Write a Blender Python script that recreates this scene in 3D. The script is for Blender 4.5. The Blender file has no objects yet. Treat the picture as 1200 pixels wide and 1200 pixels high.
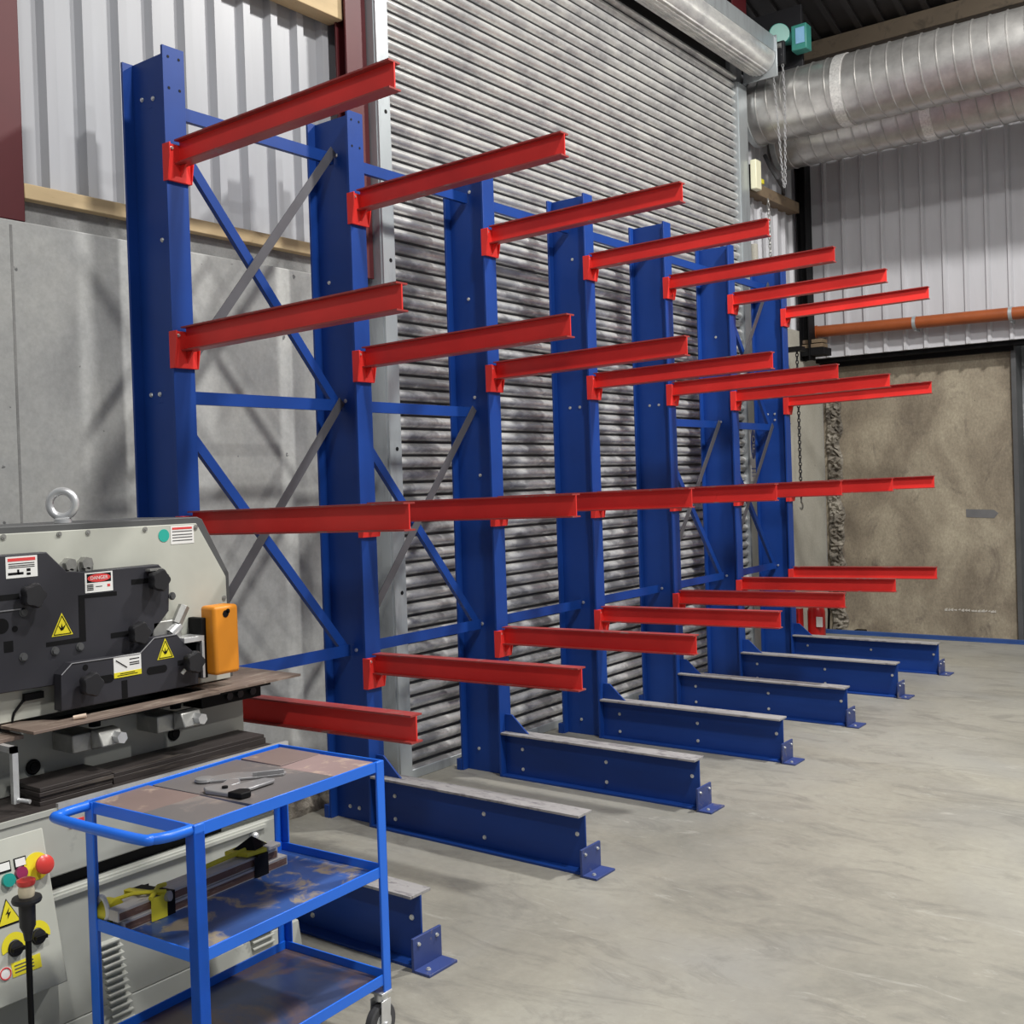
import bpy, bmesh, math, random
from mathutils import Vector, Matrix
random.seed(7)
scene = bpy.context.scene
COL = scene.collection
PI = math.pi

# ------------------------------------------------------------------ materials
def newmat(name):
    m = bpy.data.materials.new(name); m.use_nodes = True
    nt = m.node_tree; b = nt.nodes['Principled BSDF']
    return m, nt, b
def texco(nt, scale=(1, 1, 1)):
    tc = nt.nodes.new('ShaderNodeTexCoord'); mp = nt.nodes.new('ShaderNodeMapping')
    geo = nt.nodes.new('ShaderNodeNewGeometry')
    nt.links.new(geo.outputs['Position'], mp.inputs['Vector']); mp.inputs['Scale'].default_value = scale
    return mp.outputs['Vector']
def noise(nt, vec, scale, detail=4, rough=0.55, dist=0.0):
    n = nt.nodes.new('ShaderNodeTexNoise'); n.inputs['Scale'].default_value = scale
    n.inputs['Detail'].default_value = detail; n.inputs['Roughness'].default_value = rough
    n.inputs['Distortion'].default_value = dist
    nt.links.new(vec, n.inputs['Vector']); return n.outputs['Fac']
def ramp(nt, fac, stops):
    r = nt.nodes.new('ShaderNodeValToRGB'); e = r.color_ramp.elements
    while len(e) > 1: e.remove(e[-1])
    e[0].position = stops[0][0]; c = stops[0][1]; e[0].color = (*c, 1) if len(c) == 3 else c
    for p, c in stops[1:]:
        x = e.new(p); x.color = (*c, 1)
    nt.links.new(fac, r.inputs['Fac']); return r.outputs['Color']
def mix(nt, fac, a, b, mode='MIX'):
    m = nt.nodes.new('ShaderNodeMix'); m.data_type = 'RGBA'; m.blend_type = mode
    for sock, v in ((m.inputs['Factor'], fac), (m.inputs['A'], a), (m.inputs['B'], b)):
        pass
    def s(i, v):
        if isinstance(v, (int, float)): i.default_value = v
        elif isinstance(v, tuple): i.default_value = (*v, 1) if len(v) == 3 else v
        else: nt.links.new(v, i)
    s(m.inputs[0], fac); s(m.inputs[6], a); s(m.inputs[7], b)
    return m.outputs[2]
def bump(nt, b, h, strength=0.3, dist=0.01):
    n = nt.nodes.new('ShaderNodeBump'); n.inputs['Strength'].default_value = strength; n.inputs['Distance'].default_value = dist
    nt.links.new(h, n.inputs['Height']); nt.links.new(n.outputs['Normal'], b.inputs['Normal'])
def plain(name, c, rough=0.5, metal=0.0, var=0.12, nscale=6.0, bmp=0.0, spec=0.5):
    m, nt, b = newmat(name)
    v = texco(nt); f = noise(nt, v, nscale, 5)
    lo = tuple(max(0, x * (1 - var)) for x in c); hi = tuple(min(1, x * (1 + var)) for x in c)
    nt.links.new(ramp(nt, f, [(0.3, lo), (0.7, hi)]), b.inputs['Base Color'])
    b.inputs['Roughness'].default_value = rough; b.inputs['Metallic'].default_value = metal
    b.inputs['Specular IOR Level'].default_value = spec
    if bmp: bump(nt, b, noise(nt, v, nscale * 8, 3), bmp, 0.004)
    return m
def worn(name, c, wearc, thr=0.62, rough=0.4, nscale=9, metal=0.0, stretch=(1, 1, 1), var=.12, spec=.5):
    m, nt, b = newmat(name); b.inputs['Specular IOR Level'].default_value = spec
    v = texco(nt, stretch)
    base = ramp(nt, noise(nt, v, 3, 4), [(0.3, tuple(x * (1 - var) for x in c)), (0.7, tuple(min(1, x * (1 + var)) for x in c))])
    w = ramp(nt, noise(nt, v, nscale, 8, 0.65, 0.6), [(thr - 0.03, (0, 0, 0)), (thr + 0.06, (1, 1, 1))])
    nt.links.new(mix(nt, w, base, wearc), b.inputs['Base Color'])
    b.inputs['Roughness'].default_value = rough; b.inputs['Metallic'].default_value = metal
    return m
M = {}
M['blue'] = worn('rack_blue', (0.009, 0.050, 0.265), (0.02, 0.065, 0.26), 0.78, 0.42, 14, spec=.32)
M['blue_base'] = worn('base_blue', (0.009, 0.046, 0.24), (0.16, 0.15, 0.18), 0.82, 0.42, 10, stretch=(.6, 3, 3), spec=.32)
M['foot'] = worn('scuffed_foot_blue', (0.035, 0.06, 0.21), (0.16, 0.15, 0.19), 0.60, 0.45, 14)
M['flange_worn'] = worn('worn_top_flange', (0.34, 0.33, 0.33), (0.20, 0.19, 0.2), 0.55, 0.55, 6, stretch=(2, 6, 1))
M['red'] = worn('rack_red', (0.80, 0.042, 0.036), (0.60, 0.030, 0.026), 0.72, 0.38, 8, spec=.3)
M['redworn'] = worn('worn_red_flange', (0.34, 0.045, 0.04), (0.24, 0.14, 0.13), 0.60, 0.4, 12)
M['bolt'] = plain('zinc_bolt', (0.75, 0.76, 0.74), 0.35, 0.7)
M['grey_brace'] = plain('grey_brace_steel', (0.11, 0.11, 0.125), 0.45, 0.3)
M['dark'] = plain('black_steel', (0.016, 0.016, 0.019), 0.5)
M['panel'] = plain('charcoal_painted_steel', (0.030, 0.030, 0.038), 0.5, 0.0, 0.15, 4)
M['panel_highlight_or_seam'] = plain('edge_highlight_and_seam', (0.33, 0.33, 0.35), 0.4, 0.4)  # pale grey for the painted edge highlight and the seam line
M['frame_grey'] = plain('dark_grey_frame_paint', (0.085, 0.087, 0.09), 0.5)
M['cream'] = worn('machine_cream', (0.53, 0.54, 0.48), (0.36, 0.36, 0.34), 0.70, 0.45, 3.5)
M['cream2'] = worn('machine_grey_cream', (0.45, 0.46, 0.42), (0.29, 0.29, 0.28), 0.66, 0.5, 4)
M['steel'] = plain('machined_steel', (0.42, 0.42, 0.40), 0.4, 0.6, 0.2, 20)
M['silver'] = plain('silver_zinc', (0.72, 0.73, 0.74), 0.35, 0.6, 0.1, 20)
M['orange'] = worn('orange_guard_paint', (0.80, 0.29, 0.02), (0.28, 0.11, 0.03), 0.70, 0.45, 18)
M['mill'] = worn('mill_scale_plate', (0.22, 0.165, 0.135), (0.36, 0.29, 0.24), 0.56, 0.5, 5, 0.2, (6, 1, 1))
M['millblk'] = worn('dark_flat_bar', (0.05, 0.042, 0.04), (0.13, 0.11, 0.095), 0.58, 0.5, 5, 0.2, (4, .6, 8))
M['plateA'] = worn('grey_offcut', (0.19, 0.175, 0.175), (0.32, 0.27, 0.25), 0.60, 0.45, 6, 0.3)
M['plateB'] = worn('brown_offcut', (0.24, 0.175, 0.16), (0.45, 0.34, 0.27), 0.60, 0.5, 9, 0.2)
M['plateC'] = worn('pinkish_offcut', (0.33, 0.235, 0.225), (0.55, 0.42, 0.33), 0.58, 0.5, 9, 0.1)
M['toolgrey'] = worn('grey_tool_steel', (0.29, 0.29, 0.30), (0.45, 0.45, 0.45), 0.6, 0.4, 20, 0.4)
M['tblue'] = worn('trolley_blue', (0.015, 0.165, 0.82), (0.08, 0.25, 0.75), 0.74, 0.35, 16)
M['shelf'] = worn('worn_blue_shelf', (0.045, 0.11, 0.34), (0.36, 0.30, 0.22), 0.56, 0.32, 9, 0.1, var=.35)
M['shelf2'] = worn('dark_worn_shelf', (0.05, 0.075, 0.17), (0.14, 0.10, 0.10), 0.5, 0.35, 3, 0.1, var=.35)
M['wood'] = worn('sawn_timber', (0.62, 0.47, 0.27), (0.42, 0.29, 0.15), 0.66, 0.7, 6, 0, (5, 1, 5))
M['beamwood'] = worn('dark_beam_timber', (0.10, 0.075, 0.05), (0.06, 0.045, 0.03), 0.55, 0.75, 6)
M['woodold'] = worn('old_timber', (0.20, 0.145, 0.09), (0.14, 0.10, 0.07), 0.55, 0.75, 6)
M['battwhite'] = worn('batten_white_face', (0.62, 0.59, 0.56), (0.38, 0.32, 0.28), 0.62, 0.6, 12, 0, (6, 1, 6))
M['battbrown'] = worn('batten_brown_core', (0.20, 0.11, 0.08), (0.32, 0.21, 0.15), 0.58, 0.6, 18, 0, (6, 1, 6))
M['yellow'] = plain('yellow_strap', (0.78, 0.68, 0.04), 0.5)
M['yellowsign'] = plain('yellow_sign', (0.85, 0.74, 0.03), 0.45, var=.05)
M['black'] = plain('matt_black', (0.005, 0.005, 0.006), 0.6, spec=.2)
M['white'] = plain('white_label', (0.85, 0.85, 0.83), 0.5, var=.04)
M['signred'] = plain('sign_red', (0.75, 0.06, 0.06), 0.5, var=.05)
M['mushroom'] = plain('red_button_plastic', (0.70, 0.06, 0.05), 0.3, var=.05)
M['green'] = plain('green_button', (0.02, 0.33, 0.28), 0.3, var=.05)
M['magenta'] = plain('maroon_button', (0.30, 0.03, 0.10), 0.3, var=.05)
M['teal'] = plain('teal_motor_paint', (0.05, 0.25, 0.21), 0.4)
M['tealtag'] = plain('teal_round_sticker', (0.03, 0.42, 0.34), 0.4)
M['lblue'] = plain('light_blue_tag', (0.25, 0.48, 0.72), 0.4)
M['logoblue'] = plain('logo_blue', (0.03, 0.08, 0.38), 0.4, var=.04)
M['creamplastic'] = plain('cream_plastic', (0.80, 0.70, 0.50), 0.4, var=.04)
M['ivory'] = plain('ivory_box', (0.85, 0.83, 0.60), 0.45, var=.04)
M['pipe'] = plain('terracotta_pipe', (0.31, 0.078, 0.022), 0.4)
M['maroon'] = worn('maroon_column_paint', (0.095, 0.011, 0.015), (0.36, 0.30, 0.29), 0.80, 0.5, 14)
M['rubber'] = plain('grey_rubber', (0.06, 0.06, 0.065), 0.7)
M['hose'] = plain('grey_hose', (0.35, 0.35, 0.36), 0.5)
M['extred'] = plain('extinguisher_red', (0.62, 0.02, 0.02), 0.3)
M['railblue'] = plain('floor_rail_blue', (0.03, 0.08, 0.26), 0.45)
M['tape'] = plain('foil_tape', (0.78, 0.77, 0.75), 0.35, 0.5, 0.2, 60)
M['greydoor'] = worn('grey_speckled_door', (0.20, 0.21, 0.22), (0.33, 0.34, 0.34), 0.55, 0.6, 20)

def concrete(name, stops, sc=1.0, extra=None, rough=0.75, bstr=0.35, stretch=(1, 1, 1), fine=.18, pit=.76):
    m, nt, b = newmat(name); v = texco(nt, stretch)
    c = ramp(nt, noise(nt, v, sc, 6, 0.6, 0.4), stops)
    g = ramp(nt, noise(nt, v, 28 * sc, 4, 0.7), [(0.3, (1 - fine,) * 3), (0.7, (1, 1, 1))])
    c = mix(nt, 1.0, c, g, 'MULTIPLY')
    pits = ramp(nt, noise(nt, v, 16 * sc + 3, 2, 0.4), [(pit, (0, 0, 0)), (pit + .03, (1, 1, 1))])
    c = mix(nt, pits, c, tuple(x * 0.45 for x in stops[0][1]))
    if extra: c = extra(nt, v, c)
    nt.links.new(c, b.inputs['Base Color']); b.inputs['Roughness'].default_value = rough
    bump(nt, b, noise(nt, v, 12 * sc, 8, 0.65), bstr, 0.01)
    return m
def back_extra(nt, v, c):
    w = ramp(nt, noise(nt, v, 2.6, 9, 0.75, 1.5), [(0.56, (0, 0, 0)), (0.72, (1, 1, 1))])
    c = mix(nt, w, c, (0.13, 0.105, 0.085))
    w = ramp(nt, noise(nt, v, 5.0, 9, 0.8, .8), [(0.64, (0, 0, 0)), (0.72, (1, 1, 1))])
    return mix(nt, w, c, (0.50, 0.45, 0.35))
M['concwall'] = concrete('grey_wall_concrete', [(0.25, (0.34, 0.345, 0.35)), (0.5, (0.46, 0.465, 0.455)), (0.72, (0.56, 0.56, 0.53))], 1.3, bstr=.2)
M['concledge'] = concrete('ledge_concrete', [(0.3, (0.20, 0.20, 0.20)), (0.7, (0.36, 0.36, 0.35))], 4)
M['concback'] = concrete('brown_stained_concrete', [(0.30, (0.19, 0.155, 0.115)), (0.48, (0.32, 0.27, 0.20)), (0.66, (0.50, 0.44, 0.33))], 2.0, back_extra, bstr=.35, fine=.35, stretch=(1, 1, .6))
M['conccream'] = concrete('cream_painted_concrete', [(0.25, (0.42, 0.40, 0.34)), (0.7, (0.58, 0.56, 0.49))], 2.0)
M['rubble'] = concrete('broken_concrete', [(0.3, (0.07, 0.06, 0.05)), (0.5, (0.26, 0.23, 0.19)), (0.7, (0.55, 0.51, 0.43))], 9, bstr=1.0)
def floor_extra(nt, v, c):
    def sub(rot, sc):
        mp = nt.nodes.new('ShaderNodeMapping'); nt.links.new(v, mp.inputs['Vector'])
        mp.inputs['Rotation'].default_value = (0, 0, rot); mp.inputs['Scale'].default_value = sc
        return mp.outputs['Vector']
    def k(fac, amt):
        f1 = nt.nodes.new('ShaderNodeMath'); f1.operation = 'MULTIPLY'; f1.inputs[1].default_value = amt
        nt.links.new(fac, f1.inputs[0]); return f1.outputs[0]
    g = ramp(nt, noise(nt, sub(.3, (1, 1, 1)), .7, 4, .5, .8), [(0.42, (0, 0, 0)), (0.62, (1, 1, 1))])
    c = mix(nt, k(g, .55), c, (0.285, 0.285, 0.275))
    s = ramp(nt, noise(nt, sub(.2, (1, 2.2, 1)), 2.2, 9, 0.72, 1.4), [(0.50, (0, 0, 0)), (0.68, (1, 1, 1))])
    c = mix(nt, k(s, .62), c, (0.15, 0.145, 0.13))
    s = ramp(nt, noise(nt, sub(1.0, (1, 3, 1)), 3.1, 9, 0.75, 1.0), [(0.58, (0, 0, 0)), (0.70, (1, 1, 1))])
    c = mix(nt, k(s, .6), c, (0.46, 0.45, 0.41))
    w = ramp(nt, noise(nt, sub(.5, (1.2, 7, 1)), 3.0, 6, 0.7, 0.5), [(0.715, (0, 0, 0)), (0.74, (1, 1, 1))])
    return mix(nt, w, c, (0.62, 0.60, 0.55))
M['floor'] = concrete('workshop_floor_concrete', [(0.28, (0.21, 0.205, 0.178)), (0.5, (0.315, 0.30, 0.255)), (0.72, (0.40, 0.385, 0.325))], 0.9, floor_extra, 0.5, 0.08, fine=.14, pit=.80)

def sheet(name, c, dirt_shade, thr=.6, rough=.4, metal=0.0):
    m, nt, b = newmat(name); v = texco(nt, (3, 3, .5))
    a = ramp(nt, noise(nt, v, 2.5, 5), [(0.3, tuple(x * .9 for x in c)), (0.7, c)])
    w = ramp(nt, noise(nt, v, 4, 8, .7, .4), [(thr, (0, 0, 0)), (thr + .2, (1, 1, 1))])
    nt.links.new(mix(nt, w, a, dirt_shade), b.inputs['Base Color'])
    b.inputs['Roughness'].default_value = rough; b.inputs['Metallic'].default_value = metal
    return m
M['sheetL'] = sheet('light_grey_cladding', (0.43, 0.44, 0.47), (0.36, 0.37, 0.40))
M['sheetB'] = sheet('white_grey_cladding', (0.57, 0.57, 0.60), (0.46, 0.46, 0.49))
M['roof'] = sheet('dark_roof_cladding', (0.06, 0.055, 0.055), (0.03, 0.028, 0.03))
M['galv'] = sheet('galvanised_guide', (0.52, 0.56, 0.58), (0.38, 0.40, 0.42), .5, .4, .55)
def shutter_mat():
    m, nt, b = newmat('galvanised_slat'); v = texco(nt, (1, 1, 1))
    v2 = texco(nt, (1, 1.2, 3))
    a = ramp(nt, noise(nt, v2, 4, 8, .7, .2), [(0.32, (0.44, 0.44, 0.45)), (0.50, (0.66, 0.66, 0.65)), (0.66, (0.82, 0.82, 0.79))])
    dirt_shade = ramp(nt, noise(nt, texco(nt, (1, 1.1, 2.2)), 3.3, 5, .6, .3), [(0.46, (0, 0, 0)), (0.58, (.75, .75, .75))])  # dark blotches: rack shadows painted into the lower slat colour
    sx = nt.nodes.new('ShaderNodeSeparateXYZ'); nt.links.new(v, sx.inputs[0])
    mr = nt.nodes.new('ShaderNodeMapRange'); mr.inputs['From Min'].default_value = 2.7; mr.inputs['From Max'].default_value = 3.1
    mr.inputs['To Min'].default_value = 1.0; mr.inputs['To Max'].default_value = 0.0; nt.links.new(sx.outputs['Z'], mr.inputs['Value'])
    mm = nt.nodes.new('ShaderNodeMath'); mm.operation = 'MULTIPLY'; nt.links.new(dirt_shade, mm.inputs[0]); nt.links.new(mr.outputs[0], mm.inputs[1])
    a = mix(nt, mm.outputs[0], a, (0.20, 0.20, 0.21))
    nt.links.new(a, b.inputs['Base Color'])
    b.inputs['Metallic'].default_value = 0.45; b.inputs['Roughness'].default_value = 0.30
    bump(nt, b, noise(nt, v, 30, 3), .08, .003)
    return m
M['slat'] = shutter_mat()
M['slatgap'] = plain('dark_slat_joint', (0.12, 0.12, 0.125), 0.5, 0.2)  # darker grey for the recessed joints between slats
def duct_mat():
    m, nt, b = newmat('spiral_duct_metal'); v = texco(nt, (1, 1, 1))
    a = ramp(nt, noise(nt, v, 9, 6, .6), [(0.3, (0.46, 0.45, 0.44)), (0.7, (0.66, 0.65, 0.63))])
    nt.links.new(a, b.inputs['Base Color'])
    b.inputs['Metallic'].default_value = 0.8; b.inputs['Roughness'].default_value = 0.36
    return m
M['duct'] = duct_mat()

# ------------------------------------------------------------------ mesh helpers
class MB:
    def __init__(s): s.v = []; s.f = []; s.m = []
    def add(s, vs, fs, mi=0):
        o = len(s.v); s.v += [tuple(p) for p in vs]; s.f += [tuple(i + o for i in f) for f in fs]; s.m += [mi] * len(fs); return s
    def box(s, x0, x1, y0, y1, z0, z1, mi=0):
        x0, x1 = sorted((x0, x1)); y0, y1 = sorted((y0, y1)); z0, z1 = sorted((z0, z1))
        v = [(x0, y0, z0), (x1, y0, z0), (x1, y1, z0), (x0, y1, z0), (x0, y0, z1), (x1, y0, z1), (x1, y1, z1), (x0, y1, z1)]
        return s.add(v, [(3, 2, 1, 0), (4, 5, 6, 7), (0, 1, 5, 4), (1, 2, 6, 5), (2, 3, 7, 6), (3, 0, 4, 7)], mi)
    def prism(s, poly, axis, a, b, mi=0):
        # poly: 2D points in the two other axes order; extruded along axis from a to b
        def P(p, t):
            l = list(p); l.insert(axis, t); return tuple(l)
        n = len(poly); v = [P(p, a) for p in poly] + [P(p, b) for p in poly]
        ar = sum(poly[i][0] * poly[(i + 1) % n][1] - poly[(i + 1) % n][0] * poly[i][1] for i in range(n))
        fs = [tuple(range(n - 1, -1, -1)), tuple(range(n, 2 * n))] + [(i, (i + 1) % n, n + (i + 1) % n, n + i) for i in range(n)]
        flip = (ar < 0) ^ (b < a) ^ (axis == 1)
        if flip: fs = [f[::-1] for f in fs]
        return s.add(v, fs, mi)
    def cyl(s, p0, p1, r0, r1=None, n=20, mi=0, caps=True):
        r1 = r0 if r1 is None else r1
        p0 = Vector(p0); p1 = Vector(p1); d = (p1 - p0).normalized()
        u = d.orthogonal().normalized(); w = d.cross(u)
        v = []
        for p, r in ((p0, r0), (p1, r1)):
            for i in range(n):
                t = 2 * PI * i / n; v.append(p + u * r * math.cos(t) + w * r * math.sin(t))
        fs = [(i, (i + 1) % n, n + (i + 1) % n, n + i) for i in range(n)]
        if caps: fs += [tuple(range(n - 1, -1, -1)), tuple(range(n, 2 * n))]
        return s.add(v, fs, mi)
    def tube(s, pts, r, n=10, mi=0, closed=False):
        pts = [Vector(p) for p in pts]; N = len(pts); rings = []; prev = None
        for i, p in enumerate(pts):
            if closed: d = pts[(i + 1) % N] - pts[i - 1]
            else: d = pts[min(i + 1, N - 1)] - pts[max(i - 1, 0)]
            d.normalize()
            u = d.orthogonal().normalized() if prev is None else (prev - d * prev.dot(d)).normalized()
            prev = u; w = d.cross(u)
            rings.append([p + u * r * math.cos(2 * PI * k / n) + w * r * math.sin(2 * PI * k / n) for k in range(n)])
        v = [q for rg in rings for q in rg]; fs = []
        for i in range(N if closed else N - 1):
            a = i * n; b = ((i + 1) % N) * n
            fs += [(a + k, a + (k + 1) % n, b + (k + 1) % n, b + k) for k in range(n)]
        if not closed: fs += [tuple(range(n - 1, -1, -1)), tuple(range((N - 1) * n, N * n))]
        return s.add(v, fs, mi)
    def lathe(s, prof, base, axis, n=28, mi=0):
        # prof: (r, h) along axis from base
        axis = Vector(axis).normalized(); u = axis.orthogonal().normalized(); w = axis.cross(u); base = Vector(base)
        v = []; fs = []
        for r, h in prof:
            for k in range(n):
                t = 2 * PI * k / n; v.append(base + axis * h + u * r * math.cos(t) + w * r * math.sin(t))
        for i in range(len(prof) - 1):
            a = i * n; b = a + n
            fs += [(a + k, a + (k + 1) % n, b + (k + 1) % n, b + k) for k in range(n)]
        fs += [tuple(range(n - 1, -1, -1)), tuple(range((len(prof) - 1) * n, len(prof) * n))]
        return s.add(v, fs, mi)
    def sphere(s, c, r, n=16, mi=0, sc=(1, 1, 1)):
        prof = []
        c = Vector(c); m = n // 2; v = []; fs = []
        for i in range(m + 1):
            a = PI * i / m
            for k in range(n):
                t = 2 * PI * k / n
                v.append((c.x + sc[0] * r * math.sin(a) * math.cos(t), c.y + sc[1] * r * math.sin(a) * math.sin(t), c.z + sc[2] * r * math.cos(a)))
        for i in range(m):
            fs += [(i * n + k, (i + 1) * n + k, (i + 1) * n + (k + 1) % n, i * n + (k + 1) % n) for k in range(n)]
        return s.add(v, fs, mi)
    def torus(s, c, axis, R, r, n=28, k=10, mi=0, sq=1.0):
        axis = Vector(axis).normalized(); u = axis.orthogonal().normalized(); w = axis.cross(u); c = Vector(c)
        return s.tube([c + u * R * math.cos(2 * PI * i / n) + w * R * sq * math.sin(2 * PI * i / n) for i in range(n)], r, k, mi, True)
    def build(s, name, mats, parent=None, bevel=0.0, smooth=True, seg=2):
        me = bpy.data.meshes.new(name)
        off = ORG.get(parent.name, Vector((0, 0, 0))) if parent else Vector((0, 0, 0))
        me.from_pydata([Vector(p) - off for p in s.v], [], s.f)
        if not isinstance(mats, (list, tuple)): mats = [mats]
        for m in mats: me.materials.append(m)
        for p, mi in zip(me.polygons, s.m): p.material_index = mi
        bm = bmesh.new(); bm.from_mesh(me); bmesh.ops.recalc_face_normals(bm, faces=bm.faces); bm.to_mesh(me); bm.free()
        me.update()
        if smooth:
            me.shade_smooth(); me.set_sharp_from_angle(angle=math.radians(35))
        o = bpy.data.objects.new(name, me); COL.objects.link(o)
        if parent: o.parent = parent; ORG[o.name] = off
        if bevel:
            b = o.modifiers.new('Bevel', 'BEVEL'); b.width = bevel; b.segments = seg; b.limit_method = 'ANGLE'; b.angle_limit = math.radians(50)
            b.harden_normals = False
        return o
ORG = {}
def tag(o, label, cat, group=None, kind=None):
    o['label'] = label; o['category'] = cat
    if group: o['group'] = group
    if kind: o['kind'] = kind
    return o
def thing(name, label, cat, loc, rz=0.0, group=None, local=False):
    o = bpy.data.objects.new(name, None); COL.objects.link(o); o.empty_display_size = .1
    o.location = loc; o.rotation_euler = (0, 0, rz)
    ORG[o.name] = Vector((0, 0, 0)) if local else Vector(loc)
    return tag(o, label, cat, group)
def structure(o): o['kind'] = 'structure'; return o
def L(o, label): o['label'] = label; return o
def copy_tree(o, parent=None):
    c = o.copy(); COL.objects.link(c)
    if parent: c.parent = parent
    for ch in list(o.children): copy_tree(ch, c)
    return c
def text_mesh(name, body, size, mat, parent, loc, rot, ext=0.0006):
    cu = bpy.data.curves.new(name, 'FONT'); cu.body = body; cu.size = size; cu.extrude = ext; cu.align_x = 'CENTER'; cu.align_y = 'CENTER'
    t = bpy.data.objects.new(name + '_src', cu); COL.objects.link(t)
    bpy.context.view_layer.update()
    me = bpy.data.meshes.new_from_object(t.evaluated_get(bpy.context.evaluated_depsgraph_get()))
    bpy.data.objects.remove(t); bpy.data.curves.remove(cu)
    me.materials.clear(); me.materials.append(mat)
    R = Matrix.Translation(Vector(loc) - ORG.get(parent.name, Vector((0, 0, 0)))) @ rot
    me.transform(R)
    o = bpy.data.objects.new(name, me); COL.objects.link(o); o.parent = parent; ORG[o.name] = ORG.get(parent.name, Vector((0, 0, 0)))
    return o
ROT_PX = Matrix(((0, 0, 1, 0), (1, 0, 0, 0), (0, 1, 0, 0), (0, 0, 0, 1)))      # text facing +X, reading along +Y

# ------------------------------------------------------------------ setting
XW = -0.45
def corrugated(name, mat, axis, a0, a1, z0, z1, plane, pitch=0.18, depth=0.03, top=0.03, side=0.015, sign=1, mode='rib'):
    """sheet with narrow upstanding ribs; axis 'y' -> faces +X at X=plane ; axis 'x' -> faces -Y at Y=plane"""
    prof = []; t = a0
    while t < a1 - 1e-6:
        f = pitch - top - 2 * side
        prof += [(t, 0), (t + f, 0), (t + f + side, depth), (t + f + side + top, depth)]
        t += pitch
    prof.append((t, 0))
    v = []; fs = []
    for z in (z0, z1):
        for a, d in prof:
            v.append((plane + d, a, z) if axis == 'y' else (a, plane - d, z))
    n = len(prof)
    fs = [(i, i + 1, n + i + 1, n + i) for i in range(n - 1)]
    b = MB(); b.add(v, fs)
    # back skin gives the sheet thickness
    if axis == 'y': b.box(plane - .06, plane - .002, a0, a1, z0, z1)
    else: b.box(a0, a1, plane + .002, plane + .05, z0, z1)
    return structure(b.build(name, mat, smooth=False))

ZC = 5.6
structure(MB().box(-3, 9, -7, 9.5, -0.2, 0).build('floor', M['floor']))
# left wall: concrete up to 2.62, cladding above
b = MB().box(XW - .22, XW, -5, 1.50, 0, 2.62)
b.box(XW - .22, XW, 6.17, 8.0, 0, 2.9)
structure(b.build('wall_left', [M['concwall']], bevel=.006))
structure(MB().box(XW, XW + .004, 6.2, 7.98, 0.02, 2.9).build('trim_1', M['conccream']))
structure(MB().box(XW - .16, XW - .045, -.385, 1.33, 2.60, 2.712).build('trim_2', M['concledge']))
# vertical joint groove in left concrete
structure(MB().box(XW - .01, XW + .0015, -.462, -.452, 0.02, 2.6).build('trim_3', M['concledge']))
corrugated('wall_left_cladding', M['sheetL'], 'y', -5, 1.50, 2.62, 6.6, XW - .10, .172, .032, .042, .018)
corrugated('wall_left_rear_cladding', M['sheetB'], 'y', 6.2, 7.92, 2.9, ZC, XW - .06, .18, .03, .03, .015)
structure(MB().box(XW - .06, XW - .005, -.392, 1.33, 2.712, 2.772).build('trim_4', M['wood'], bevel=.004))
structure(MB().box(XW - .07, XW + .03, -.39, 1.36, 3.93, 4.08).build('trim_5', M['wood'], bevel=.004))
structure(MB().box(XW - .06, XW + .05, 6.30, 7.40, 4.00, 4.10).build('trim_6', M['woodold'], bevel=.004))
# wall above shutter
structure(MB().box(XW - .3, XW - .1, 1.5, 6.3, 5.0, 6.6).build('wall_left_header', M['roof']))
# back wall
b = MB().box(-.45, 1.275, 8.0, 8.25, 0, 2.75)
structure(b.build('wall_back', [M['concback']]))
corrugated('wall_back_cladding', M['sheetB'], 'x', -.45, 5.2, 2.66, 5.36, 7.78, .18, .03, .022, .014)
structure(MB().box(-.45, 5.2, 7.83, 8.0, 2.62, 2.66).box(-.45, 1.3, 7.93, 8.0, 2.58, 2.62).build('trim_7', M['black']))
structure(MB().box(1.275, 1.315, 7.94, 8.25, 0, 2.64).build('trim_8', M['frame_grey']))
b = MB().box(1.315, 3.6, 8.18, 8.25, 0, 2.64)
b.box(1.33, 1.35, 8.165, 8.18, 0.35, 1.9)
structure(b.build('door_2', [M['greydoor']]))
structure(MB().box(3.6, 5.2, 8.0, 8.25, 0, 2.64).build('wall_back_right', M['concback']))
# broken edge of the brown slab
rb = MB()
nz, nx = 120, 7
vs = []
for i in range(nz + 1):
    z = 2.45 * i / nz
    w = .07 + .05 * math.sin(i * .37) * math.sin(i * .11 + 1)
    for j in range(nx + 1):
        t = j / nx
        x = -.44 + w * .2 + (.13 + .03 * random.random() * (0 < j < nx) + w * .3) * t - .0
        y = 8.0 - (0.0 if j in (0, nx) else .012 + .05 * random.random())
        vs.append((x, y, z))
fs = [(i * (nx + 1) + j, i * (nx + 1) + j + 1, (i + 1) * (nx + 1) + j + 1, (i + 1) * (nx + 1) + j) for i in range(nz) for j in range(nx)]
rb.add(vs, fs); structure(rb.build('trim_9', M['rubble'], smooth=False))
# rubble foot of left concrete wall
rb = MB(); vs = []; ny, nn = 60, 5
for i in range(ny + 1):
    y = -.3 + 1.75 * i / ny
    for j in range(nn + 1):
        t = j / nn
        z = .13 * (1 - t) + random.uniform(-.006, .012) * (0 < j < nn)
        x = XW + (.0 if j == 0 else .012 + .035 * t + random.uniform(-.01, .012))
        vs.append((x, y, max(0.0005, z)))
fs = [(i * (nn + 1) + j, i * (nn + 1) + j + 1, (i + 1) * (nn + 1) + j + 1, (i + 1) * (nn + 1) + j) for i in range(ny) for j in range(nn)]
rb.add(vs, fs); structure(rb.build('trim_10', M['rubble'], smooth=False))
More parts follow.
